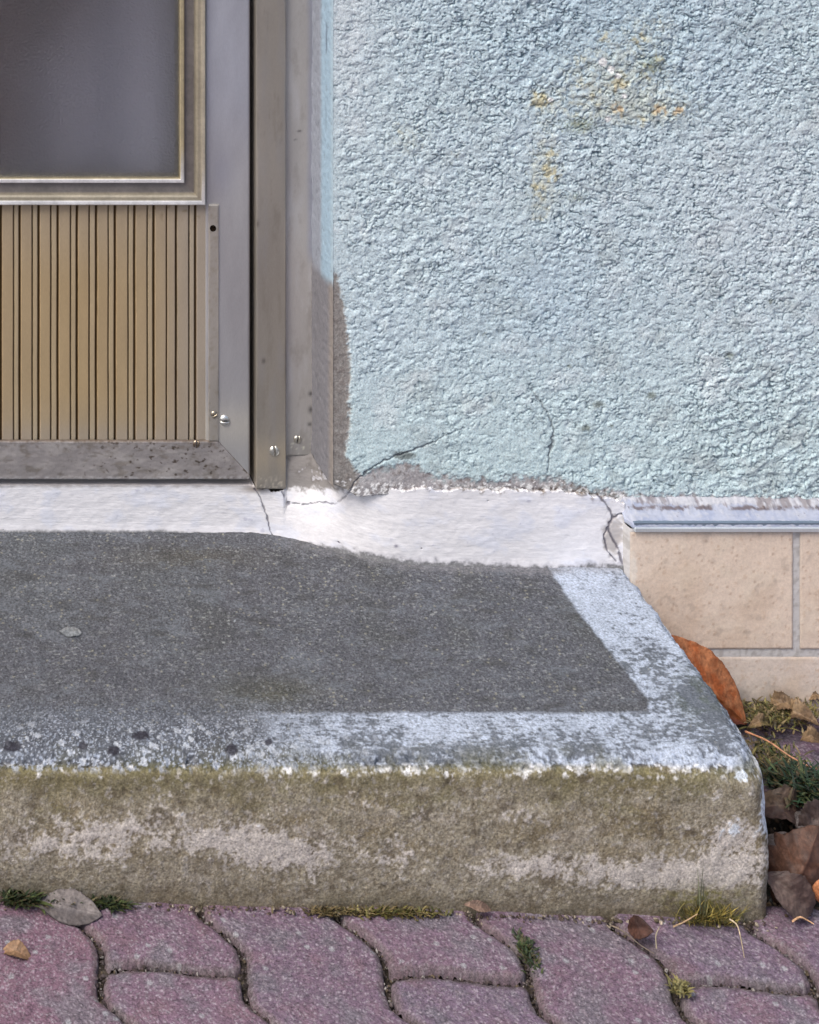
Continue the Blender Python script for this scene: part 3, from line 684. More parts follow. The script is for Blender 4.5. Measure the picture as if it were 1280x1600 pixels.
    # left return of the cladding beside the step
cl = mesh_from('tile_cladding', np.concatenate(V), np.concatenate(Q), np.concatenate(C), M_TILE, house)
tag(cl, 'beige stone-coloured base tiles')
xs = coords(tx0 - 0.004, tx0 - 0.004, 0.56, 3.1, 0.0018, 1.3); zs = np.linspace(-0.06, tz1 + 0.004, 110)
X, Z = np.meshgrid(xs, zs, indexing='ij')
n2 = fbm(X * 160, Z * 160, 3.3); c = mix(np.broadcast_to(AV(190, 186, 186), X.shape + (3,)), AV(168, 163, 161), sstep(0, 0.4, n2))
Yg = TY + 0.0016 - 0.0003 * n2 + 0.020 * sstep(0.004, 0.0, X - tx0 + 0.003)
grout = mesh_from('grout', np.stack([X, Yg, Z], -1).reshape(-1, 3), grid_quads(len(xs), len(zs)), c.reshape(-1, 3), M_PLASTER, house)
# ledge
lx0 = onY(978, 0, -0.01)[0]
xs = coords(lx0 - 0.004, lx0 - 0.004, 0.56, 3.1, 0.0011, 1.3); ts = np.linspace(0, 1, 46)
prof = [(0, 0.010, 0.2420), (0.15, -0.002, 0.2375), (0.3, -0.008, 0.2330), (0.62, -0.022, 0.2235), (0.80, -0.0262, 0.2205), (0.9, -0.0268, 0.2180), (1.0, -0.0262, 0.2160)]
X, T = np.meshgrid(xs, ts, indexing='ij'); Y = interp(T, [(p[0], p[1]) for p in prof]); Z = interp(T, [(p[0], p[2]) for p in prof])
n1 = fbm(X * 40, T * 2, 1.1); n2 = fbm(X * 150, T * 5, 5.1); n3 = fbm(X * 400, T * 14, 2.1)
n4 = fbm(X * 45, 7.7, o=5, gain=0.65)
edge = sstep(0.34, 0.26, T + 0.16 * n4 + 0.04 * n3 + 0.10 * sstep(0.35, 0.28, X))
Z = Z + 0.0004 * n2 + edge * (0.0005 + 0.0008 * n2); Y = Y - 0.0006 * n2 - 0.0010 * edge
Y = Y + 0.012 * sstep(0.006, 0.0, X - lx0 + 0.003)
c = mix(np.broadcast_to(AH(206, 208, 226), X.shape + (3,)), AH(184, 190, 216), sstep(-0.1, 0.4, n1) * 0.8)
c = mix(c, AH(222, 220, 230), sstep(0.1, 0.4, n2) * 0.6)
c = mix(c, AH(112, 112, 140), sstep(0.35, 0.6, n3 * 0.6 + n2 * 0.4) * 0.7)
c = mix(c, AH(228, 224, 230), edge * sstep(-0.35, 0.0, n4 + 0.4 * n2) * 0.9)
c = mix(c, AV(120, 108, 104), edge * sstep(0.0, 0.3, -n4 - 0.4 * n2) * 0.7)
c = mix(c, AV(86, 70, 66), sstep(0.07, 0.02, np.abs(T - 0.34 + 0.05 * n2)) * sstep(-0.1, 0.25, n1 + 0.3 * n3 + 0.15) * 0.8)
ledge = mesh_from('ledge', np.stack([X, Y, Z], -1).reshape(-1, 3), grid_quads(len(xs), len(ts)), c.reshape(-1, 3), M_PLASTER, house)
tag(ledge, 'sloped mortar ledge with flaking white and lavender paint above the tiles')
mb = MB()
_, za = onY(0, 824.5, -0.027); _, zb_ = onY(0, 831, -0.027)
mb.box(lx0 + 0.003, 3.1, -0.0285, 0.0, zb_, za + 0.0005, AV(205, 210, 214), 0.0008)
_, zc = onY(0, 817, -0.027)
mb.box(lx0 + 0.003, 3.1, -0.0262, 0.0, za - 0.0002, zc, AV(126, 140, 156), 0.0004)
trim = mb.build('trim_strip', M_ALU, house); tag(trim, 'thin metal strip along the top of the tiles')

# ---- door frame
frame = None
def skin(name, x0, x1, z0, z1, y, base, parent, fn=None, mat=M_ALU, step=0.0022, edge_r=0.0012, side=0.02, amp=0.0003, topz=None):
    """ a flat bar with rolled edges, finely meshed where it is seen """
    zhi = topz if topz else z1
    zz = coords(z0, z0, min(z1, 0.89), zhi, step, 1.4)
    core = np.linspace(x0 + edge_r, x1 - edge_r, max(4, int((x1 - x0) / step)))
    prof = [(x0, side)] + [(x0 + edge_r * (1 - math.cos(a)), edge_r * (1 - math.sin(a))) for a in np.linspace(0, math.pi / 2, 5)][:-1]
    prof += [(q, 0) for q in core]
    prof += [(x1 - edge_r * (1 - math.cos(a)), edge_r * (1 - math.sin(a))) for a in np.linspace(math.pi / 2, 0, 5)][1:] + [(x1, side)]
    prof = np.array(prof)
    zz2 = np.concatenate([[zz[0]], zz, [zz[-1]]])
    Xp = np.repeat(prof[:, 0][:, None], len(zz2), 1); Dp = np.repeat(prof[:, 1][:, None], len(zz2), 1)
    Dp[:, 0] = side; Dp[:, -1] = side
    Zp = np.repeat(zz2[None, :], len(prof), 0)
    face = (Dp < 1e-6)
    Yp = y + Dp - amp * fbm(Xp * 30, Zp * 12, y * 300) * face
    px, py = proj(Xp, Yp, Zp)
    c = np.broadcast_to(base, Xp.shape + (3,))
    if fn: c, dd = fn(c, px, py, Xp, Zp); Yp = Yp + dd * face
    return mesh_from(name, np.stack([Xp, Yp, Zp], -1).reshape(-1, 3), grid_quads(*Xp.shape), c.reshape(-1, 3), mat, parent)

DTOP = 2.05
yA, yB, yD = 0.066, 0.058, 0.064
ax0, ax1 = onY(446, 0, yA)[0], onY(489.5, 0, yA)[0]; az0 = onY(0, 712, yA)[1]
bx0, bx1 = onY(401, 0, yB)[0], onY(447, 0, yB)[0]; bz0 = onY(0, 764, yB)[1]
def colB(c, px, py, X, Z):
    n = fbm(X * 60, Z * 10, 2.1); n2 = fbm(X * 300, Z * 300, 1.1)
    c = mix(c, AM(100, 94, 86), sstep(0.15, 0.5, fbm(X * 90, Z * 14, 12.8, o=5, gain=.65)) * 0.35)
    c = mix(c, AM(112, 106, 98), sstep(200, 500, py) * sstep(760, 600, py) * 0.4)
    c = mix(c, AM(152, 140, 122), np.exp(-((py - 715) / 30) ** 2) * 0.6)
    c = mix(c, AM(120, 118, 122), sstep(-0.1, 0.5, n) * 0.25)
    c = mix(c, AM(176, 168, 156), sstep(0.1, 0.4, n2 + 0.4 * n) * sstep(738, 756, py) * 0.7)
    c = mix(c, AM(66, 62, 58), np.exp(-(((px - 412) / 2.5) ** 2 + ((py - 564) / 4) ** 2)) * 0.9)
    c = mix(c, AM(66, 62, 58), np.exp(-(((px - 403) / 2) ** 2 + ((py - 350) / 5) ** 2)) * 0.7)
    return c, 0.0008 * sstep(745, 760, py) * n2 - 0.0003 * n
frame = skin('door_frame', bx0, bx1, bz0, DTOP, yB, AM(128, 122, 116), house, colB, side=0.05)
tag(frame, 'dull brown-grey aluminium door frame')
def colA(c, px, py, X, Z):
    n = fbm(X * 60, Z * 10, 6.1); n2 = fbm(X * 260, Z * 260, 3.1)
    c = mix(c, AM(160, 158, 160), sstep(0.0, 0.5, n) * 0.5); c = mix(c, AM(120, 114, 110), sstep(0.1, 0.5, fbm(X * 80, Z * 22, 12.8, o=5, gain=.65)) * 0.4)
    c = mix(c, AM(126, 128, 140), sstep(476, 486, px + 2 * n) * sstep(430, 380, py) * 0.8)
    c = mix(c, AM(120, 116, 112), sstep(655, 700, py + 10 * n2) * 0.3)
    c = mix(c, AM(182, 178, 168), sstep(0.2, 0.5, n2) * np.exp(-(((px - 470) / 24) ** 2 + ((py - 698) / 12) ** 2)))
    for (a, b, ra_, rb_) in ((468, 205, 3, 1.6), (462, 218, 1.5, 1.2), (491, 125, 3, 6), (486, 615, 4, 4), (486, 640, 4, 5), (484, 663, 3, 3)):
        c = mix(c, AM(60, 58, 60), np.exp(-(((px - a) / ra_) ** 2 + ((py - b) / rb_) ** 2)) * 0.9)
    return c, 0.0006 * n2 * sstep(480, 488, px)
fa = skin('frame_strip', ax0, ax1, az0, DTOP, yA, AM(148, 144, 142), frame, colA, side=0.02)

# ---- door leaf
def colS(c, px, py, X, Z):
    n = fbm(X * 40, Z * 8, 4.1)
    c = mix(c, AM(146, 148, 160), sstep(330, 120, py) * 0.6)
    c = mix(c, AM(120, 120, 136), np.exp(-(((px - 345) / 18) ** 2 + ((py - 270) / 40) ** 2)) * 0.35)
    c = mix(c, AM(172, 166, 156), np.exp(-((py - 665) / 35) ** 2) * 0.55)
    c = mix(c, AM(70, 62, 58), sstep(387, 392, px) * 0.8)  # shade of the gap painted along the leaf's edge
    return c, 0.0
dx0 = onY(-700, 0, yD)[0]
sx0, sx1 = onY(321, 0, yD)[0], onY(391.5, 0, yD)[0]; dz0 = onY(0, 749, yD)[1]
door = skin('door', sx0, sx1, dz0 + 0.001, DTOP - 0.01, yD, AM(141, 139, 141), house, colS, side=0.04, amp=0.0006, edge_r=0.003)
tag(door, 'grey aluminium door with frosted glass and a ribbed gold-brown lower panel')
# bottom rail with mitre
rz1 = onY(0, 687.5, yD)[1]
def colR(c, px, py, X, Z):
    n = fbm(X * 22, Z * 60, 4.1); n2 = fbm(X * 150, Z * 190, 3.1); n3 = fbm(X * 420, Z * 420, 3.1)
    f1, rr, f2 = worley(X * 170, Z * 170)
    c = mix(c, AM(158, 152, 150), sstep(-0.2, 0.5, n) * 0.6); c = mix(c, AM(104, 96, 88), sstep(0.0, 0.5, fbm(X * 50, Z * 90, 8.8, o=5, gain=.65)) * 0.6)
    c = mix(c, AM(104, 94, 86), sstep(0.1, 0.5, n2) * sstep(712, 690, py) * 0.7)
    c = mix(c, AM(66, 56, 48), sstep(0.34, 0.5, fbm(X * 130, Z * 170, 9.1)) * sstep(40, 220, px) * 0.9)
    c = mix(c, AM(84, 74, 66), sstep(0.02, 0.0, np.abs(fbm(X * 60, Z * 80, 19.1))) * sstep(0.1, 0.4, n2) * sstep(200, 320, px) * 0.8)
    c = mix(c, AM(70, 56, 40), sstep(694, 688, py + 3 * n2) * 0.8)
    c = mix(c, AM(188, 184, 184), sstep(742, 747, py) * sstep(0, 0.4, n2 + 0.2) * 0.5)
    return c, 0.0004 * n2
def rail():
    zz = np.linspace(dz0, rz1, 50); xx = coords(dx0, -0.66, sx1 - 0.0035, sx1 - 0.0035, 0.0018, 1.4)
    Xp, Zp = np.meshgrid(xx, zz, indexing='ij')
    # mitre: the right end follows the diagonal from (342,688) to (392,742)
    mx = np.interp(Zp, [dz0, onY(0, 742, yD)[1], onY(0, 690, yD)[1], rz1], [onY(391, 0, yD)[0], onY(391, 0, yD)[0], onY(343, 0, yD)[0], onY(342, 0, yD)[0]])
    Xp = dx0 + (Xp - dx0) * (mx - dx0) / (xx[-1] - dx0)
    ee = np.minimum(np.minimum(Zp - dz0, rz1 - Zp), mx - Xp)
    Yp = yD - 0.0022 + 0.0030 * sstep(0.0016, 0.0, ee) - 0.0005 * fbm(Xp * 20, Zp * 30)
    Yp[:, 0] = yD + 0.035
    px, py = proj(Xp, Yp, Zp)
    c, dd = colR(np.broadcast_to(AM(134, 128, 128), Xp.shape + (3,)), px, py, Xp, Zp)
    c = mix(c, AM(60, 50, 42), sstep(0.0014, 0.0002, mx - Xp) * 0.9)
    o = mesh_from('bottom_rail', np.stack([Xp, Yp + dd, Zp], -1).reshape(-1, 3), grid_quads(*Xp.shape), c.reshape(-1, 3), M_ALU, door)
    return o
rl = rail()
# lip strip beside the ribbed panel
lp0, lp1 = onY(326, 0, yD)[0], onY(341.5, 0, yD)[0]
def colL(c, px, py, X, Z):
    n2 = fbm(X * 200, Z * 120, 3.1)
    return mix(c, AM(120, 108, 90), sstep(0, 0.5, n2) * 0.4), 0.0
lip = skin('panel_edge', lp0, lp1, rz1 - 0.001, onY(0, 319, yD)[1], yD - 0.0016, AM(140, 134, 128), door, colL, side=0.0016, edge_r=0.0006)
# ribbed kick panel
kz1, kz0 = onY(0, 317, yD)[1], onY(0, 689, yD)[1]
gro = [2, 22, 31.5, 51, 61, 80, 91, 111, 121, 140, 151, 170, 180.5, 201, 211, 231, 241, 261, 276, 296, 306, 325]
pxs = np.arange(-12, 330, 0.8)
ext = [2 - 30 * k for k in range(1, 24)] + [-8 - 30 * k + 0 for k in range(0, 24)]
allg = sorted(gro + ext)
def wide(g): return 0.62 if (g in (22, 51, 80, 111, 140, 170, 201, 231, 261, 296) or (g < 0 and (g + 8) % 30 != 0)) else 1.0
xx = np.array([onY(p, 0, yD)[0] for p in np.concatenate([np.arange(-690, -12, 2.5), pxs])])
pp = np.concatenate([np.arange(-690, -12, 2.5), pxs])
gd = np.zeros_like(pp)
for g in allg:
    wv = 2.6 * wide(g); gd = np.maximum(gd, sstep(wv, 0.2, np.abs(pp - g)) * (1.0 if wide(g) == 1 else 0.75))
lvl = np.zeros_like(pp)
for i in range(len(allg) - 1):
    if allg[i + 1] - allg[i] < 13: lvl[(pp >= allg[i]) & (pp < allg[i + 1])] = 0.0010
zz = np.linspace(kz0, kz1, 190)
Xp = np.repeat(xx[:, None], len(zz), 1); Zp = np.repeat(zz[None, :], len(xx), 0)
Xp = Xp + 0.0003 * perlin(Xp * 30, Zp * 9, 2)
G = gd[:, None] + 0 * Zp
Yp = yD + 0.0015 + 0.0042 * G + lvl[:, None]
px, py = proj(Xp, Yp, Zp)
n1 = fbm(Xp * 12, Zp * 5, 2.2); n2 = fbm(Xp * 240, Zp * 60, 1.1); n3 = fbm(Xp * 120, Zp * 120, 5)
c = np.broadcast_to(AM(136, 121, 101), Xp.shape + (3,))
warm = np.exp(-(((px - 120) / 160) ** 2)) * sstep(330, 460, py) * sstep(690, 600, py)  # warm reflection painted over the middle of the panel
c = mix(c, AM(142, 120, 86), warm * 0.6)
c = mix(c, AM(130, 121, 112), sstep(230, 320, px) * 0.8); c = mix(c, AM(132, 122, 112), sstep(650, 688, py) * 0.6)
c = mix(c, AM(150, 138, 116), (lvl[:, None] > 0) * 0.35)
c = mix(c, AM(112, 98, 78), sstep(0.2, 0.6, n3) * sstep(355, 325, py) * sstep(150, 250, px) * 0.8)
c = mix(c, AM(62, 44, 20), sstep(0.10, 0.65, G + 0.15 * n2) * 0.95)
kp = mesh_from('kick_panel', np.stack([Xp, Yp, Zp], -1).reshape(-1, 3), grid_quads(*Xp.shape), c.reshape(-1, 3), M_PANEL, door)
tag(kp, 'gold-brown ribbed lower panel')
# glazing bead: a mitred profile swept round the pane
gx, gzb = onY(281, 0, yD)[0], onY(0, 279, yD)[1]
s = 1 / 1213.0
prof = [(-0.004, 0.012), (0.0, 0.0045), (0.5 * s, 0.001), (2 * s, -0.0004), (6 * s, -0.0004), (7.5 * s, 0.0012), (9 * s, 0.0046), (22 * s, 0.0030), (23 * s, 0.0005), (24.5 * s, -0.0030),
        (27 * s, -0.0046), (31 * s, -0.0050), (33.5 * s, -0.0062), (37 * s, -0.0066), (38.5 * s, -0.0056), (39.2 * s, -0.0030), (39.2 * s, 0.004)]
pcol = [AV(120, 112, 96)] * 2 + [AV(182, 168, 138)] * 4 + [AV(120, 114, 112)] * 2 + [AV(140, 132, 120)] + [AV(166, 156, 138)] * 3 + [AV(186, 176, 158)] * 4 + [AV(120, 112, 98)]
gxl, gzt = dx0 + 0.10, 1.93
verts, cols, quads = [], [], []
nseg = 120
zl = coords(0, 0, 1, 1, 1.0 / 30)
for i, (o, dd) in enumerate(prof):
    lx_, rx_, b_, t_ = gxl - o, gx + o, gzb - o, gzt + o
    loop = [(lx_ + (rx_ - lx_) * t, b_) for t in zl[:-1]] + [(rx_, b_ + (t_ - b_) * t) for t in zl[:-1]] + [(rx_ + (lx_ - rx_) * t, t_) for t in zl[:-1]] + [(lx_, t_ + (b_ - t_) * t) for t in zl[:-1]]
    for (a, b) in loop: verts.append((a, yD + dd, b)); cols.append(AM(205, 205, 205) if (b < gzb + 0.0005 and i in (3, 4, 5, 12, 13, 14)) else pcol[i])  # lower lips painted bright, as if catching the sky
nl = len(loop)
for i in range(len(prof) - 1):
    for j in range(nl):
        quads.append((i * nl + j, i * nl + (j + 1) % nl, (i + 1) * nl + (j + 1) % nl, (i + 1) * nl + j))
bead = mesh_from('glazing_bead', verts, quads, np.array(cols), material('bead_metal', rough=0.38, metal=0.45, spec=0.6, var=0.12, vscale=150, var2=0.15, vscale2=30, bump=0.1), door, smooth=False)
# glass
zz = [gzb - 0.003, gzt + 0.003]; mb = MB()
mb.box(gxl - 0.003, gx + 0.003, yD + 0.0055, yD + 0.0095, gzb - 0.003, gzt + 0.003, (0.3, 0.3, 0.3), 0.0003)
pane = mb.build('glass_pane', M_GLASS, door); tag(pane, 'frosted grey glass pane')
# other members of the leaf outside the frame of the photograph
mb = MB(); mb.box(dx0, gxl - 39 * s, yD + 0.0002, yD + 0.04, dz0 + 0.002, DTOP - 0.01, AM(142, 140, 146)); mb.build('hinge_stile', M_ALU, door)
mb = MB(); mb.box(gxl - 39 * s, sx0, yD + 0.0004, yD + 0.04, gzt + 38 * s, DTOP - 0.012, AM(142, 140, 146)); mb.build('top_rail', M_ALU, door)
mb = MB(); mb.box(dx0 - 0.05, dx0 - 0.004, yB, yB + 0.06, bz0, DTOP, AM(128, 122, 116)); mb.box(dx0 - 0.09, ax1, yB + 0.001, yB + 0.06, DTOP + 0.001, DTOP + 0.06, AM(128, 122, 116)); mb.build('frame_surround', M_ALU, frame)

# screws and the empty screw hole
def screw(px_, py_, y, r, ang, parent, col, dome=0.45, slot=True, name='screw'):
    cx_, cz_ = onY(px_, py_, y)
    na, nr = 40, 12
    A = np.linspace(0, 2 * math.pi, na, endpoint=False)[:, None]; Rr = np.linspace(0.001, 1, nr)[None, :]
    lx_ = Rr * np.cos(A) * r; lz_ = Rr * np.sin(A) * r
    hgt = dome * r * np.sqrt(np.clip(1.02 - Rr ** 2, 0, 1)) + 0 * A
    if slot:
        t = -lx_ * math.sin(ang) + lz_ * math.cos(ang)
        sl = sstep(r * 0.20, r * 0.10, np.abs(t)); hgt = hgt - sl * r * 0.42
    else: sl = 0 * hgt
    n = fbm(lx_ * 900, lz_ * 900, px_)
    c = mix(np.broadcast_to(col, lx_.shape + (3,)), AM(60, 54, 46), sl * 0.9); c = mix(c, AM(120, 100, 70), sstep(0.1, 0.5, n) * 0.4)
    v = np.stack([cx_ + lx_, y - hgt + 0.0004, cz_ + lz_], -1).reshape(-1, 3)
    q = []
    for i in range(na):
        for j in range(nr - 1):
            k2 = ((i + 1) % na) * nr; q.append((i * nr + j, i * nr + j + 1, k2 + j + 1, k2 + j))
    o = mesh_from(name, v, q, c.reshape(-1, 3), M_SCREW, parent); return o
tag(screw(351.5, 657, yD - 0.0004, 0.0070, 0.05, door, AM(190, 186, 176)), 'larger clean slotted screw on the door stile')
screw(335, 648, yD - 0.0018, 0.0046, 0.6, door, AM(128, 120, 108))
screw(307, 694, yD - 0.0022, 0.0048, 1.2, door, AM(110, 98, 88))
tag(screw(429, 705, yB - 0.0002, 0.0066, 1.62, frame, AM(190, 186, 174)), 'clean upright-slotted screw at the foot of the frame')
screw(465, 687, yA - 0.0002, 0.0052, 1.3, frame, AM(160, 156, 148))
screw(333, 357, yD - 0.0016, 0.0050, 0, door, np.array([0.012, 0.008, 0.007]), dome=0.15, slot=False, name='screw_hole')

# dark hall behind the glass, wall to the left, rest of the house
def plainbox(name, args, col, mat=M_PLASTER, parent=house, lab=None):
    mb = MB()
    for a in args: mb.box(*a, col, 0.002)
    o = mb.build(name, mat, parent)
    if lab: tag(o, lab)
    return o
plainbox('hall', [(-1.6, 0.3, 1.1, 1.15, 0.0, 2.5), (-1.65, -1.6, 0.12, 1.1, 0.0, 2.5), (0.0, 0.05, 0.12, 1.1, 0.0, 2.5), (-1.6, 0.3, 0.12, 1.1, 2.45, 2.5), (-1.6, 0.3, 0.085, 1.1, 0.15, 0.208)], np.array([0.12, 0.10, 0.09]), lab='dark hall behind the frosted glass')
xx_ = np.linspace(-0.86, -0.15, 90); zz_ = np.linspace(0.25, 2.0, 160); Xq, Zq = np.meshgrid(xx_, zz_, indexing='ij')
pq, qq = proj(Xq, 0.12 + 0 * Xq, Zq)
bro = sstep(370, 40, pq + 0.45 * qq + 40 * perlin(Xq * 9, Zq * 9, 1.1))
cq = mix(np.broadcast_to(np.array([0.88, 0.88, 0.95]), Xq.shape + (3,)), (0.09, 0.035, 0.028), bro)
cq = mix(cq, (0.36, 0.33, 0.37), sstep(330, 120, pq + 0.1 * qq) * (1 - bro) * 0.8)
cu = mesh_from('pane_tone_sheet', np.stack([Xq, 0.125 + 0.006 * np.sin(Xq * 70), Zq], -1).reshape(-1, 3), grid_quads(90, 160), cq.reshape(-1, 3), M_PLASTER, house)  # added sheet; its tones stand in for reflection and dark shapes in the pane
tag(cu, 'brown to grey sheet added behind the frosted glass to tone it')
plainbox('rear_wall', [(-3.2, dx0 - 0.09, 0.0, 0.3, 0.155, 2.7), (dx0 - 0.09, CRN, 0.0, 0.3, 2.12, 2.7), (-0.05, 3.2, 0.075, 0.3, -0.05, 2.7)], AV(170, 190, 198), M_RENDER)

# ================================================================== LEAVES AND PLANTS
def leaf(name, label, cat, center, along, up_, L, Wd, col1, col2, curl=0.25, fold=0.3, tip=0.9, seed=0, ragged=0.05, twist=0.0, group=None):
    al = Vector(along).normalized(); up_v = Vector(up_); sidev = up_v.cross(al).normalized(); nv_ = al.cross(sidev).normalized()
    nu, nv = 64, 31
    U = np.linspace(-1, 1, nu)[:, None]; Vv = np.linspace(-1, 1, nv)[None, :]
    half = np.clip(1 - np.abs(U) ** 1.9, 0, 1) ** 0.95 * (1 + 0.15 * U) * (1 + 0.0 * seed)
    rg = 1 + ragged * fbm(U * 5 + seed, np.sign(Vv) * 2 + 0 * U, seed) * np.abs(Vv) + ragged * 0.6 * fbm(U * 14 + seed, np.sign(Vv) * 3 + 0 * U, seed)
    a = U * L / 2 + 0 * Vv; b = Vv * half * Wd / 2 * rg
    # folded along the midrib, curled lengthwise, crumpled, raised veins
    hh = fold * np.abs(b) - curl * (a ** 2) / L * 2 + twist * a * b / Wd
    vein = sstep(0.10, 0.0, np.abs(((np.abs(Vv) * 1.1 - U * 3.2 + 8) % 0.62) - 0.31)) * 0.0005 * np.abs(Vv) ** 0.3
    rib = sstep(0.07, 0.0, np.abs(Vv)) * 0.0008
    hh = hh + vein + rib + 0.10 * Wd * fbm(a / Wd * 1.6 + seed, b / Wd * 1.6, seed, o=3) * ragged * 7
    n = fbm(a * 60 + seed, b * 60, seed); n2 = fbm(a * 300, b * 300, seed)
    c_split = sstep(-0.25, -0.45, Vv) * (1.0 if seed == 3 else 0.0)
    c = mix(np.broadcast_to(col1, a.shape + (3,)), col2, sstep(-0.25, 0.35, n + 0.3 * Vv))
    c = mix(c, AL(186, 112, 92), c_split * 0.8)
    c = mix(c, np.asarray(col1) * 0.45, sstep(0.2, 0.5, n2) * 0.4)
    c = mix(c, np.asarray(col2) * 1.4, (rib > 0.0004) * 0.4 + (vein > 0.0003) * 0.2)
    c = mix(c, np.asarray(col1) * 0.35, sstep(0.86, 1.0, np.abs(Vv)) * sstep(0, 0.4, n2 + 0.2) * 0.6)
    C0 = np.array(center); A_, S_, N_ = np.array(al), np.array(sidev), np.array(nv_)
    Pt = a[..., None] * A_ + b[..., None] * S_ + hh[..., None] * N_
    Pb = Pt - N_ * 0.0007
    v = np.concatenate([Pt.reshape(-1, 3), Pb.reshape(-1, 3)])
    q = [grid_quads(nu, nv), grid_quads(nu, nv, nu * nv, True)]
    e = []
    nn = nu * nv
    for i in range(nu - 1):
        for j in (0, nv - 1): e.append((i * nv + j, (i + 1) * nv + j, (i + 1) * nv + j + nn, i * nv + j + nn))
    q.append(np.array(e))
    cc = np.concatenate([c.reshape(-1, 3)] * 2)
    o = mesh_from(name, v, np.concatenate(q), cc, M_LEAF); o.location = tuple(C0)
    tag(o, label, cat, group)
    return o
def G3(px_, py_, z): x_, y_ = onZ(px_, py_, z); return (x_, y_, z)

# orange leaf leaning between step, wall and debris
cx_, cz_ = onY(1098, 1062, -0.070)
leaf('fallen_leaf', 'large orange-brown leaf leaning behind the step against the tiles', 'leaf', (cx_, -0.075, cz_), (0.105, 0.0, -0.102), (-0.05, -1.0, 0.35), 0.160, 0.068,
     AL(172, 92, 46), AL(190, 124, 82), curl=0.12, fold=-0.35, seed=3, ragged=0.06)
cx_, cz_ = onY(1125, 1112, -0.10)
leaf('fallen_leaf', 'dull pink leaf half hidden beneath the large orange leaf', 'leaf', (cx_ - 0.014, -0.105, cz_ - 0.008), (0.10, 0.01, -0.09), (-0.1, -1, 0.5), 0.11, 0.05,
     AL(150, 96, 92), AL(122, 74, 80), curl=0.2, fold=-0.2, seed=5, ragged=0.04)
zg = gz(-0.5)
leaf('fallen_leaf', 'grey torn leaf lying at the foot of the step on the left', 'leaf', G3(107, 1418, 0.014), (0.10, -0.022, -0.002), (0, -0.35, 1), 0.070, 0.036, AL(104, 98, 98), AL(122, 115, 113), curl=0.08, fold=0.12, seed=8, ragged=0.10)
leaf('fallen_leaf', 'small curled tan leaf on the paving at the left edge', 'leaf', G3(25, 1487, 0.014), (0.06, -0.018, 0), (0, -0.3, 1), 0.034, 0.016, AL(140, 110, 84), AL(160, 128, 98), curl=0.5, fold=0.7, seed=9, ragged=0.10)
leaf('fallen_leaf', 'dark brown leaf wedged in the paver joint at the foot of the step', 'leaf', G3(997, 1450, 0.006), (0.015, -0.03, 0.02), (0.2, -0.8, 0.6), 0.036, 0.020, AL(80, 54, 46), AL(66, 48, 44), curl=0.2, fold=0.4, seed=10, ragged=0.1)
leaf('fallen_leaf', 'small pinkish dry leaf stuck under the front of the step', 'leaf', G3(748, 1416, 0.010), (0.06, 0.0, -0.012), (0, -0.6, 0.8), 0.030, 0.010, AL(136, 112, 98), AL(122, 100, 88), curl=0.2, fold=0.3, seed=12, ragged=0.12)
leaf('fallen_leaf', 'big rust-brown leaf standing in the hollow beside the step', 'leaf', (*onZ(1248, 1405, 0.0), 0.024), (0.035, 0.0, 0.062), (-0.35, -1, 0.45), 0.098, 0.060, AL(80, 58, 50), AL(100, 70, 56), curl=0.5, fold=-0.6, seed=21, ragged=0.22)
leaf('fallen_leaf', 'grey-brown leaf low in the hollow in front of the rust-brown one', 'leaf', (*onZ(1240, 1418, 0.0), 0.014), (0.05, -0.01, -0.035), (-0.1, -0.8, 0.6), 0.060, 0.040, AL(96, 80, 74), AL(80, 64, 60), curl=0.3, fold=0.3, seed=22, ragged=0.16)
leaf('fallen_leaf', 'dark curled leaf just below the green weed beside the step', 'leaf', (*onZ(1232, 1270, 0.0), 0.006), (0.07, 0.0, -0.02), (0.0, -0.6, 0.8), 0.076, 0.036, AL(76, 58, 54), AL(104, 86, 72), curl=1.2, fold=0.5, seed=23, ragged=0.22)
leaf('fallen_leaf', 'grey-brown leaf scrap at the right edge above the pale stone', 'leaf', (*onZ(1276, 1296, 0.0), 0.010), (0.05, 0.01, 0.03), (0.1, -0.7, 0.7), 0.052, 0.036, AL(96, 80, 76), AL(80, 66, 62), curl=0.5, fold=0.5, seed=24, ragged=0.22)
leaf('fallen_leaf', 'bright orange curled leaf scrap at the right edge', 'leaf', (*onZ(1282, 1415, 0.0), 0.014), (0.01, -0.005, 0.05), (-0.9, -0.6, 0.2), 0.036, 0.014, AL(150, 88, 58), AL(196, 128, 86), curl=0.6, fold=0.5, seed=25, ragged=0.08)
tans = [((1222, 1112), (0.04, -0.01, 0.01), 0.046, 0.030, 31, 'broken tan leaf on the soil close under the tiles'),
        ((1248, 1128), (0.03, -0.03, 0.015), 0.050, 0.034, 32, 'pale tan crumpled leaf in the middle of the soil bed'),
        ((1190, 1140), (0.05, 0.01, 0.0), 0.040, 0.020, 33, 'olive dry leaf beside the reddish stalk'),
        ((1270, 1165), (0.04, -0.01, 0.0), 0.034, 0.026, 34, 'tan torn leaf scrap on the purple paver at the right edge'),
        ((1275, 1098), (0.04, 0.0, 0.01), 0.032, 0.022, 35, 'brown leaf scrap under the tiles at the right edge'),
        ((1212, 1092), (0.03, 0.02, 0.01), 0.034, 0.020, 36, 'small olive leaf right of the orange leaf tip')]
for (p, al, L, Wd, sd_, lab) in tans:
    leaf('leaf_scrap', lab, 'leaf', (*onZ(*p, 0.0), 0.010), al, (0.1, -0.6, 1), L * 0.72, Wd * 0.7, AL(112, 90, 68) if sd_ != 33 else AL(96, 86, 54), AL(146, 122, 94) if sd_ != 36 else AL(90, 84, 56), curl=0.9, fold=0.8, seed=sd_, ragged=0.32, group='dry leaf scraps in the soil bed')

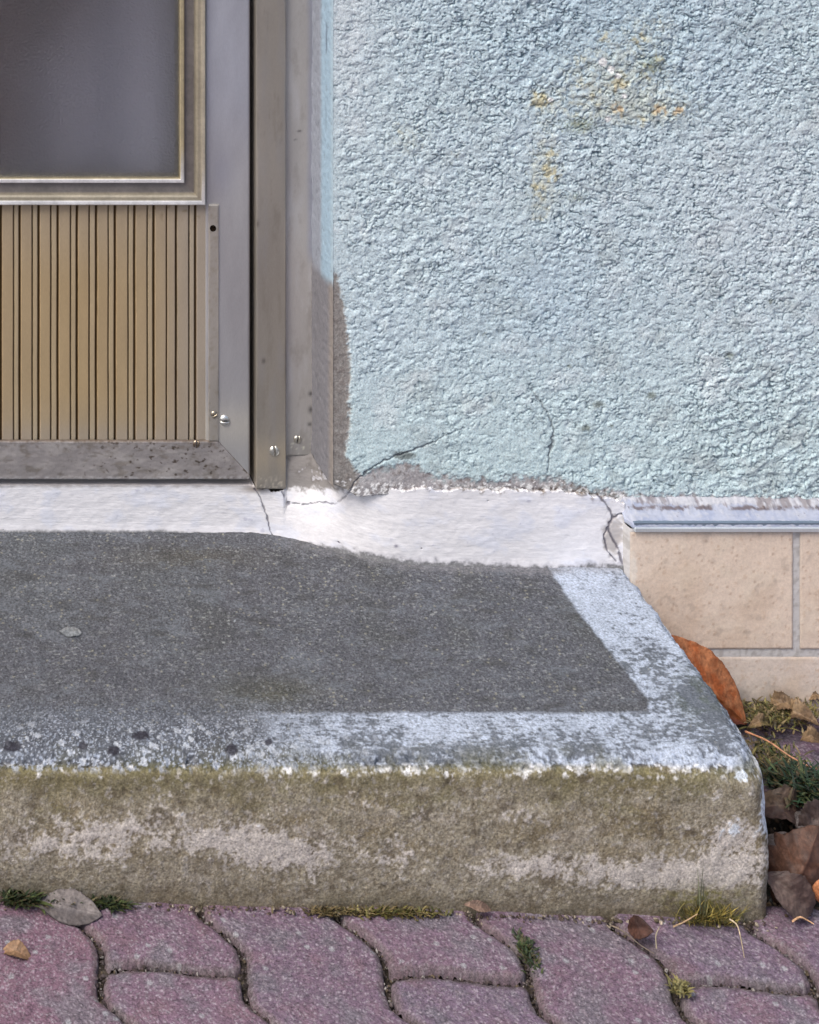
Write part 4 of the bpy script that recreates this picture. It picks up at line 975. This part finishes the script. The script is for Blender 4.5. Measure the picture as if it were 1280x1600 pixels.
def stone(name, label, cat, p, size, col, seed, mat=M_CONC, sc_=(1, 1, 0.6)):
    th = np.linspace(0, math.pi, 22)[:, None]; ph = np.linspace(0, 2 * math.pi, 33)[None, :]
    a, b, c_ = np.sin(th) * np.cos(ph), np.sin(th) * np.sin(ph), np.cos(th) + 0 * ph
    r = 1 + 0.22 * fbm(a * 1.4 + seed, b * 1.4, c_ * 1.4)
    n = fbm(a * 4 + seed, b * 4, c_ * 4)
    V_ = np.stack([np.sign(a) * np.abs(a) ** .8 * r * size * sc_[0], np.sign(b) * np.abs(b) ** .8 * r * size * sc_[1], c_ * r * size * sc_[2]], -1)
    c = mix(np.broadcast_to(col, V_.shape), np.asarray(col) * 0.7, sstep(0, 0.5, n))
    o = mesh_from(name, V_.reshape(-1, 3), grid_quads(22, 33), c.reshape(-1, 3), mat); o.location = p
    tag(o, label, cat); return o
stone('stone', 'pale grey stone at the right edge beside the brown leaves', 'stone', (*onZ(1284, 1340, 0), 0.006), 0.016, AV(178, 172, 170), 2)
stone('stone', 'dark grey stone in the hollow at the right edge', 'clod', (*onZ(1272, 1290, 0), -0.004), 0.020, AV(110, 102, 102), 5)
stone('stone', 'small grey-brown clod between the leaves beside the step', 'clod', (*onZ(1222, 1322, 0), 0.000), 0.014, AV(112, 100, 96), 9, sc_=(1.4, 1, 0.7))
x_, y_ = onZ(110, 990, ST)
leaf('plaster_flake', 'pale flat flake lying on the grey step top at left', 'flake', (x_, y_, ST + 0.0022), (1, -0.1, 0), (0, 0, 1), 0.026, 0.017, AH(142, 144, 148), AH(156, 156, 158), curl=0.02, fold=0.02, seed=44, ragged=0.2)

# stalks
def stalk(name, label, pts, r, col, cat='stalk', group=None):
    ps = [Vector(p) for p in pts]; fine = []
    for i in range(len(ps) - 1):
        p0 = ps[max(i - 1, 0)]; p1 = ps[i]; p2 = ps[i + 1]; p3 = ps[min(i + 2, len(ps) - 1)]
        for t in np.linspace(0, 1, 8, endpoint=False):
            fine.append(0.5 * ((2 * p1) + (-p0 + p2) * t + (2 * p0 - 5 * p1 + 4 * p2 - p3) * t * t + (-p0 + 3 * p1 - 3 * p2 + p3) * t ** 3))
    fine.append(ps[-1]); org = ps[0].copy()
    v, q = [], []; K = 7
    for i, p in enumerate(fine):
        d = (fine[min(i + 1, len(fine) - 1)] - fine[max(i - 1, 0)]).normalized()
        a = d.cross(Vector((0.13, 0.9, 0.4))).normalized(); b = d.cross(a); rr_ = r * (1 - 0.6 * i / len(fine)) * (1 + 0.15 * random.uniform(-1, 1))
        for k in range(K):
            an = 2 * math.pi * k / K; v.append(tuple(p - org + (a * math.cos(an) + b * math.sin(an)) * rr_))
    for i in range(len(fine) - 1):
        for k in range(K): q.append((i * K + k, i * K + (k + 1) % K, (i + 1) * K + (k + 1) % K, (i + 1) * K + k))
    cc = np.broadcast_to(col, (len(v), 3)) * (1 + 0.15 * RNG.normal(size=(len(v), 1)))
    o = mesh_from(name, v, q, cc, M_LEAF); o.location = org; tag(o, label, cat, group); return o
def gp(px_, py_, z=0.006): return (*onZ(px_, py_, z), z)
stalk('leaf_stalk', 'long reddish leaf stalk lying across the soil bed beside the step', [gp(1165, 1143, .012), gp(1200, 1158, .020), gp(1232, 1180, .018), gp(1262, 1196, .014), gp(1295, 1208, .012)], 0.0013, AV(178, 128, 100))
stalk('straw', 'pale bent straw hanging over the paver below the grass tuft', [gp(1140, 1436, .012), gp(1152, 1446, .010), gp(1158, 1468, .006), gp(1163, 1496, .005)], 0.0009, AV(178, 160, 134))
stalk('straw', 'thin brown straw lying at the left foot of the grass tuft', [gp(1052, 1448, .006), gp(1070, 1440, .010), gp(1090, 1428, .016)], 0.0009, AV(158, 132, 104))
stalk('straw', 'straight straw standing in the joint right of the dark brown leaf', [gp(1026, 1482, .002), gp(1025, 1462, .010), gp(1031, 1448, .014)], 0.0008, AV(150, 138, 116))
stalk('straw', 'tan straw curved on the soil behind the big brown leaf', [gp(1238, 1440, .002), gp(1250, 1433, .008), gp(1262, 1438, .006), gp(1272, 1444, .004)], 0.0011, AV(178, 140, 108))
stalk('straw', 'dark root fibre in the paver joint left of the brown leaf', [gp(955, 1446, .003), gp(975, 1456, .006), gp(1000, 1476, .002), gp(1022, 1490, 0)], 0.0008, AV(110, 98, 86))

def tuft(name, label, cat, center, spread, n, length, wid, cols, lean=0.6, seed=0, flat=0.0, group=None, curlk=0.6, back=None):
    rg = np.random.default_rng(seed); v, q, cc = [], [], []; K = 5
    for i in range(n):
        bx = rg.normal() * spread[0]; by = rg.normal() * spread[1]; bz_ = rg.random() * flat
        if back is not None and center[1] + by > back: by = back - center[1] - rg.random() * 0.002
        az = rg.random() * 2 * math.pi; ln = length * rg.uniform(0.45, 1.15); tl = lean * rg.random() ** 0.6
        d = np.array([math.cos(az) * math.sin(tl), math.sin(az) * math.sin(tl) , math.cos(tl)])
        sd_ = np.array([-math.sin(az), math.cos(az), 0.0]); c0 = np.asarray(cols[rg.integers(len(cols))]) * rg.uniform(0.6, 1.3)
        o0 = len(v)
        for k in range(K):
            t = k / (K - 1); p = np.array([bx, by, bz_]) + d * ln * t + np.array([math.cos(az), math.sin(az), -0.9]) * curlk * ln * t * t * 0.5
            ww = wid * (math.sin(math.pi * min(0.15 + 0.85 * t, 1.0)) + 0.02)
            yv = p[1]
            v.append(p - sd_ * ww); v.append(p + sd_ * ww); cc += [c0, c0 * 1.15]
        for k in range(K - 1): q.append((o0 + 2 * k, o0 + 2 * k + 1, o0 + 2 * k + 3, o0 + 2 * k + 2))
    v = np.array(v)
    if back is not None: v[:, 1] = np.minimum(v[:, 1], back - center[1])
    o = mesh_from(name, v, q, np.array(cc), M_GREEN); o.location = center; tag(o, label, cat, group); return o
GR = [AV(48, 60, 38), AV(66, 74, 42), AV(40, 50, 34), AV(72, 66, 48)]; OL = [AV(96, 90, 48), AV(116, 106, 64), AV(78, 76, 44)]; BR = [AV(96, 82, 56), AV(120, 104, 74), AV(74, 66, 44)]
DG = [AV(30, 48, 34), AV(44, 66, 46), AV(26, 38, 30), AV(70, 78, 50), AV(78, 66, 48)]
BK = SF - 0.003
def at_step(px_, z=0.004): x_ = onY(px_, 0, SF - 0.004)[0]; return (x_, SF - 0.005, gz(x_) + z - 0.004)
tuft('moss_tuft', 'dark green moss clump at the far left foot of the step', 'moss', at_step(32), (0.009, 0.003), 260, 0.020, 0.0016, GR, 0.9, 1, back=BK)
tuft('moss_tuft', 'small green moss clump just right of the grey leaf', 'moss', at_step(175), (0.007, 0.003), 200, 0.014, 0.0014, GR, 0.9, 2, back=BK)
tuft('moss_tuft', 'thin dark moss behind the top edge of the grey leaf', 'moss', at_step(105), (0.014, 0.002), 160, 0.014, 0.0012, GR + BR, 0.7, 12, back=BK)
tuft('moss_tuft', 'wide brownish moss strip at the middle foot of the step', 'moss', at_step(610), (0.024, 0.003), 420, 0.012, 0.0013, OL + BR, 0.9, 3, back=BK)
tuft('moss_tuft', 'dark dry moss where the joint meets the middle of the step', 'moss', at_step(520), (0.016, 0.003), 240, 0.010, 0.0012, BR, 0.9, 4, back=BK)
tuft('moss_tuft', 'green moss cushion in the joint below the step front', 'moss', (*onZ(822, 1478, 0), -0.006), (0.004, 0.010), 260, 0.010, 0.0012, GR, 0.9, 5)
tuft('moss_tuft', 'yellowish moss cushion where two joints meet at right', 'moss', (*onZ(1063, 1540, 0), -0.004), (0.004, 0.004), 150, 0.010, 0.0012, [AV(120, 110, 70), AV(98, 92, 58)], 0.9, 6)
tuft('grass_tuft', 'yellow-green grass tuft growing at the right foot of the step', 'grass tuft', at_step(1105), (0.015, 0.003), 260, 0.030, 0.0007, OL + [AV(150, 132, 70)], 0.75, 7, back=BK, curlk=0.4)
tuft('grass_tuft', 'tall thin grey-green blades rising in front of the step corner', 'grass', at_step(1097), (0.0022, 0.001), 6, 0.075, 0.0006, [AV(104, 106, 84)], 0.10, 8, back=BK, curlk=0.05)
x_, y_ = onZ(1258, 1228, 0.01)
tuft('weed', 'dark green feathery weed growing beside the step', 'weed', (x_, y_, -0.004), (0.014, 0.012), 620, 0.030, 0.0016, DG, 1.1, 9, flat=0.012)
x_, y_ = onZ(1222, 1190, 0.01)
tuft('moss_patch', 'olive mossy growth between the reddish stalk and the dark green weed', 'moss', (x_, y_, -0.004), (0.013, 0.022), 900, 0.014, 0.0012, OL + BR + GR, 1.0, 10, flat=0.008)
x_, y_ = onZ(1212, 1105, 0.01)
tuft('moss_patch', 'dry brown moss on the soil under the tile edge', 'moss', (x_, y_, -0.002), (0.030, 0.012), 700, 0.012, 0.0012, BR + OL, 1.1, 11, flat=0.006)

# countless crumbs of soil, grit and leaf litter in the bed, along the step foot and in the joints
def crumbs(name, pts, smin, smax, cols, seed):
    rg = np.random.default_rng(seed); v, q, cc = [], [], []
    ico = np.array([(0, 0, 1), (.9, 0, .3), (.28, .85, .3), (-.73, .53, .3), (-.73, -.53, .3), (.28, -.85, .3), (.73, .53, -.3), (-.28, .85, -.3), (-.9, 0, -.3), (-.28, -.85, -.3), (.73, -.53, -.3), (0, 0, -1)])
    fc = np.array([(0, 1, 2), (0, 2, 3), (0, 3, 4), (0, 4, 5), (0, 5, 1), (1, 6, 2), (2, 7, 3), (3, 8, 4), (4, 9, 5), (5, 10, 1), (6, 7, 2), (7, 8, 3), (8, 9, 4), (9, 10, 5), (10, 6, 1), (6, 11, 7), (7, 11, 8), (8, 11, 9), (9, 11, 10), (10, 11, 6)])
    for i, p in enumerate(pts):
        s_ = rg.uniform(smin, smax) * rg.uniform(0.4, 1) ; k = ico * (1 + 0.25 * rg.normal(size=(12, 1))) * s_ * rg.uniform(0.6, 1.3, size=(1, 3))
        v.append(k + np.array(p)); q.append(fc + 12 * i); cc.append(np.broadcast_to(np.asarray(cols[rg.integers(len(cols))]) * rg.uniform(0.6, 1.3), (12, 3)))
    o = mesh_from(name, np.concatenate(v), np.concatenate(q), np.concatenate(cc), M_SOIL, smooth=False); tag(o, kind='stuff'); return o
rg = np.random.default_rng(5); pts = []
for _ in range(1500):
    x_, y_ = rg.uniform(0.272, 0.43), rg.uniform(-0.34, -0.012)
    z_ = gz(x_) - 0.006 + rg.uniform(-0.004, 0.006) + (0.010 * max(0, (y_ + 0.12) / 0.12))
    if (x_ - 0.36) ** 2 + (y_ + 0.235) ** 2 < 0.0012: z_ -= 0.018
    pts.append((x_, y_, z_))
tag(crumbs('soil_crumbs', pts, 0.0012, 0.0042, [AV(90, 74, 62), AV(128, 108, 86), AV(70, 58, 52), AV(104, 84, 70)], 1), 'loose brown soil and leaf crumbs beside the step', 'soil')
pts = []
for _ in range(900):
    x_ = rg.uniform(-0.60, 0.27); pts.append((x_, SF - 0.002 - abs(rg.normal()) * 0.004, gz(x_) + rg.uniform(-0.006, 0.003)))
tag(crumbs('grit_line', pts, 0.0008, 0.0028, [AV(96, 82, 72), AV(74, 62, 58), AV(150, 138, 124), AV(84, 76, 60)], 2), 'fine dark grit along the foot of the step', 'grit')
pts = []
for k in range(-4, 6):
    xc = X0C + k * PW
    for _ in range(170):
        y_ = rg.uniform(-0.52, -0.35); x_ = xc + float(gwave(y_)) + rg.normal() * 0.0026; pts.append((x_, y_, gz(x_) - 0.007 + rg.uniform(-0.002, 0.003)))
for k in range(-4, 6):
    if k % 2: continue
    xc = X0C + k * PW; yh = -0.428
    for _ in range(80):
        t = rg.random(); pts.append((xc + float(gwave(yh)) + t * PW, yh + 0.0035 * math.sin((t * 2 - .15) * math.pi) + rg.normal() * 0.0015, gz(xc + t * PW) - 0.007 + rg.uniform(-0.002, 0.002)))
tag(crumbs('joint_grit', pts, 0.0007, 0.0024, [AV(80, 70, 70), AV(94, 84, 84), AV(64, 54, 54), AV(140, 134, 130), AV(92, 80, 66), AV(84, 72, 70)], 3), 'grit filling the joints between the pavers', 'grit')
